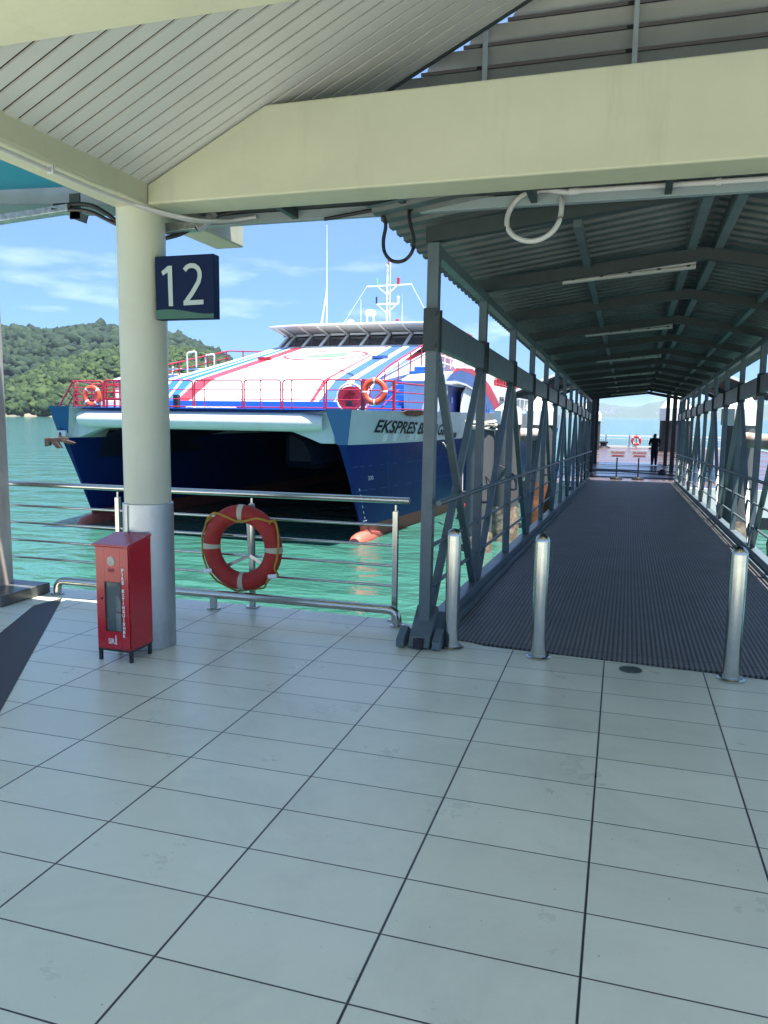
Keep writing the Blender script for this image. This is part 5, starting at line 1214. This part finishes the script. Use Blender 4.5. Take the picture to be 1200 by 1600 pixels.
# name
m_name = mat('name_black', (.01, .01, .015), .5)
text_obj('ship_name', 'EKSPRES BAHAGIA', .5, m_name, lambda u_, v_: hullpt(1, 1.02+5.35*u_+.06*v_, 3.10-.18*u_+.36*v_, .022), fy, bold=.012, shear=.25)
# dented edge and patch
MB().prism([hullpt(1, t, z, .03) for t, z in ((2.3, 3.66), (2.7, 3.56), (3.3, 3.55), (3.8, 3.60), (4.2, 3.66), (3.9, 3.72), (2.6, 3.72))], (.03, -.02, 0)).build('torn_edge', m_rust, fy)
wp = MB()
for t0 in (1.5, 2.05, 3.1, 3.5): wp.face([hullpt(1, t0, 2.84, .016), hullpt(1, t0+.22, 2.84, .016), hullpt(1, t0+.28, 3.05, .016), hullpt(1, t0+.02, 3.05, .016)])
wp.build('white_patch', m_cap, fy)
# anchor on left bow
an = MB(); ax0, ay0 = xo(-1, 2.8)+.02, stem(2.8)-.12
an.bar((ax0-.05, ay0+.05, 3.15), (ax0-.05, ay0-.05, 2.72), .14, .12); an.bar((ax0-.62, ay0-.15, 2.66), (ax0+.45, ay0-.1, 2.72), .22, .18)
an.hexa([(ax0-.70, ay0-.35, 2.40), (ax0-.52, ay0-.35, 2.44), (ax0-.50, ay0-.1, 2.46), (ax0-.70, ay0-.1, 2.42), (ax0-.72, ay0-.35, 2.75), (ax0-.50, ay0-.35, 2.78), (ax0-.50, ay0-.1, 2.78), (ax0-.72, ay0-.1, 2.75)])
an.prism([(ax0-.5, ay0-.25, 2.62), (ax0-.1, ay0-.25, 2.34), (ax0+.18, ay0-.25, 2.36), (ax0-.05, ay0-.25, 2.62)], (0, .15, 0))
an.prism([(ax0+.3, ay0-.25, 2.74), (ax0+.85, ay0-.05, 2.58), (ax0+.75, ay0-.05, 2.50), (ax0+.3, ay0-.25, 2.56)], (0, .15, 0))
an.v = [(ax0+(v[0]-ax0)*.62, ay0+(v[1]-ay0)*.7, 2.78+(v[2]-2.78)*.72) for v in an.v]
an.build('anchor', mat('anchor_rust', (.035, .022, .02), .8, c2=(.09, .05, .04), vscale=6, bump=.5, bscale=20), fy, .02)
MB().box(ax0-.14, ax0+.16, ay0-.03, ay0+.1, 2.80, 3.0).build('anchor_pocket', m_whitedirty, fy, .02)
MB().tube([(ax0-.36, ay0+.3, 3.42), (ax0-.36, ay0+.3, 3.38), (ax0-.34, ay0+.3, 2.98)], [.05, .075, .07], 10).build('side_fender', m_whitedirty, fy)
# lifebuoys hung on the ferry rail (top level things)
FM = Matrix.Rotation(R_(-2.0), 4, 'Z'); FM.translation = Vector((-11.617, 21.016, WZ))
lifebuoy('bright orange lifebuoy on the red rail at the right bow of the ferry', FM @ Vector((5.40, RYd-.10, 4.19)), .36, .078, rz=R_(-2), ph=0.02, group='lifebuoys on the ferry rail')
lifebuoy('bright orange lifebuoy with slanted white bands on the left bow of the ferry', FM @ Vector((-3.60, RYd-.12, 4.03)), .33, .075, rz=R_(-2), ph=.7, group='lifebuoys on the ferry rail')
# mooring ropes
def rope(pts, lab, r=.022): return tag(MB().tube(rounded([FM @ Vector(p) for p in pts], .2), r, 7).build('mooring_rope', m_ropew), lab, 'rope', 'mooring ropes at the ferry side')
rope([(5.98, 3.75, 2.72), (6.15, 4.4, 2.2), (6.3, 3.87, 1.84), (6.32, 3.75, 1.5)], 'pale mooring rope slanting down the ferry bow, left of the knot')
rope([(6.0, 4.4, 2.75), (6.2, 4.2, 2.3), (6.3, 3.9, 1.86)], 'pale mooring rope slanting down the ferry bow, right of the knot')
rope([(6.1, 6.0, 2.85), (6.15, 5.9, .9)], 'pale rope hanging straight down the ferry side to the timber fender')
kn = MB(); c = FM @ Vector((6.32, 3.87, 1.84)); rnd = random.Random(2)
for q in range(7):
    d = Vector((rnd.uniform(-1, 1), rnd.uniform(-1, 1), rnd.uniform(-1, 1))).normalized()*.11; kn.tube([c-d, c+d*.3, c+d], [.02, .035, .012], 6)
tag(kn.build('rope_knot', m_ropew), 'frayed pale knot where the two mooring ropes meet', 'rope knot')
fe_ = empty('timber_fender', FM @ Vector((6.28, 5.7, .12)), 0, 'brown timber and rubber fender hanging at the ferry side under the straight rope', 'fender')
MB().box(-.14, .14, -.14, .14, .2, .85).build('timber', m_wood, fe_, .02)
MB().lathe((0.1, -.2, .18), [(.10, 0), (.13, .06), (.13, .18), (.08, .26)], 12).build('red_float', m_signred, fe_)
MB().lathe((0, 0, -.6), [(.22, 0), (.26, .1), (.26, .6), (.2, .75)], 14).build('rubber', m_black, fe_)

# ------------------------------------------------------------------ haze
hb_ = MB().box(-11500, 11500, -11500, 11500, WZ-3, 175).build('haze', [])
mh = bpy.data.materials.new('haze_air'); mh.use_nodes = True; t = mh.node_tree; t.nodes.clear()
o_ = N(t, 'ShaderNodeOutputMaterial'); pv_ = N(t, 'ShaderNodeVolumePrincipled'); pv_.inputs['Color'].default_value = (.62, .80, 1, 1); pv_.inputs['Density'].default_value = 0.75e-4
pv_.inputs['Anisotropy'].default_value = 0.0
t.links.new(pv_.outputs[0], o_.inputs['Volume']); hb_.data.materials.append(mh); hb_['kind'] = 'stuff'; hb_['label'] = 'thin sea haze between the quay and the far shore'; hb_['category'] = 'haze'
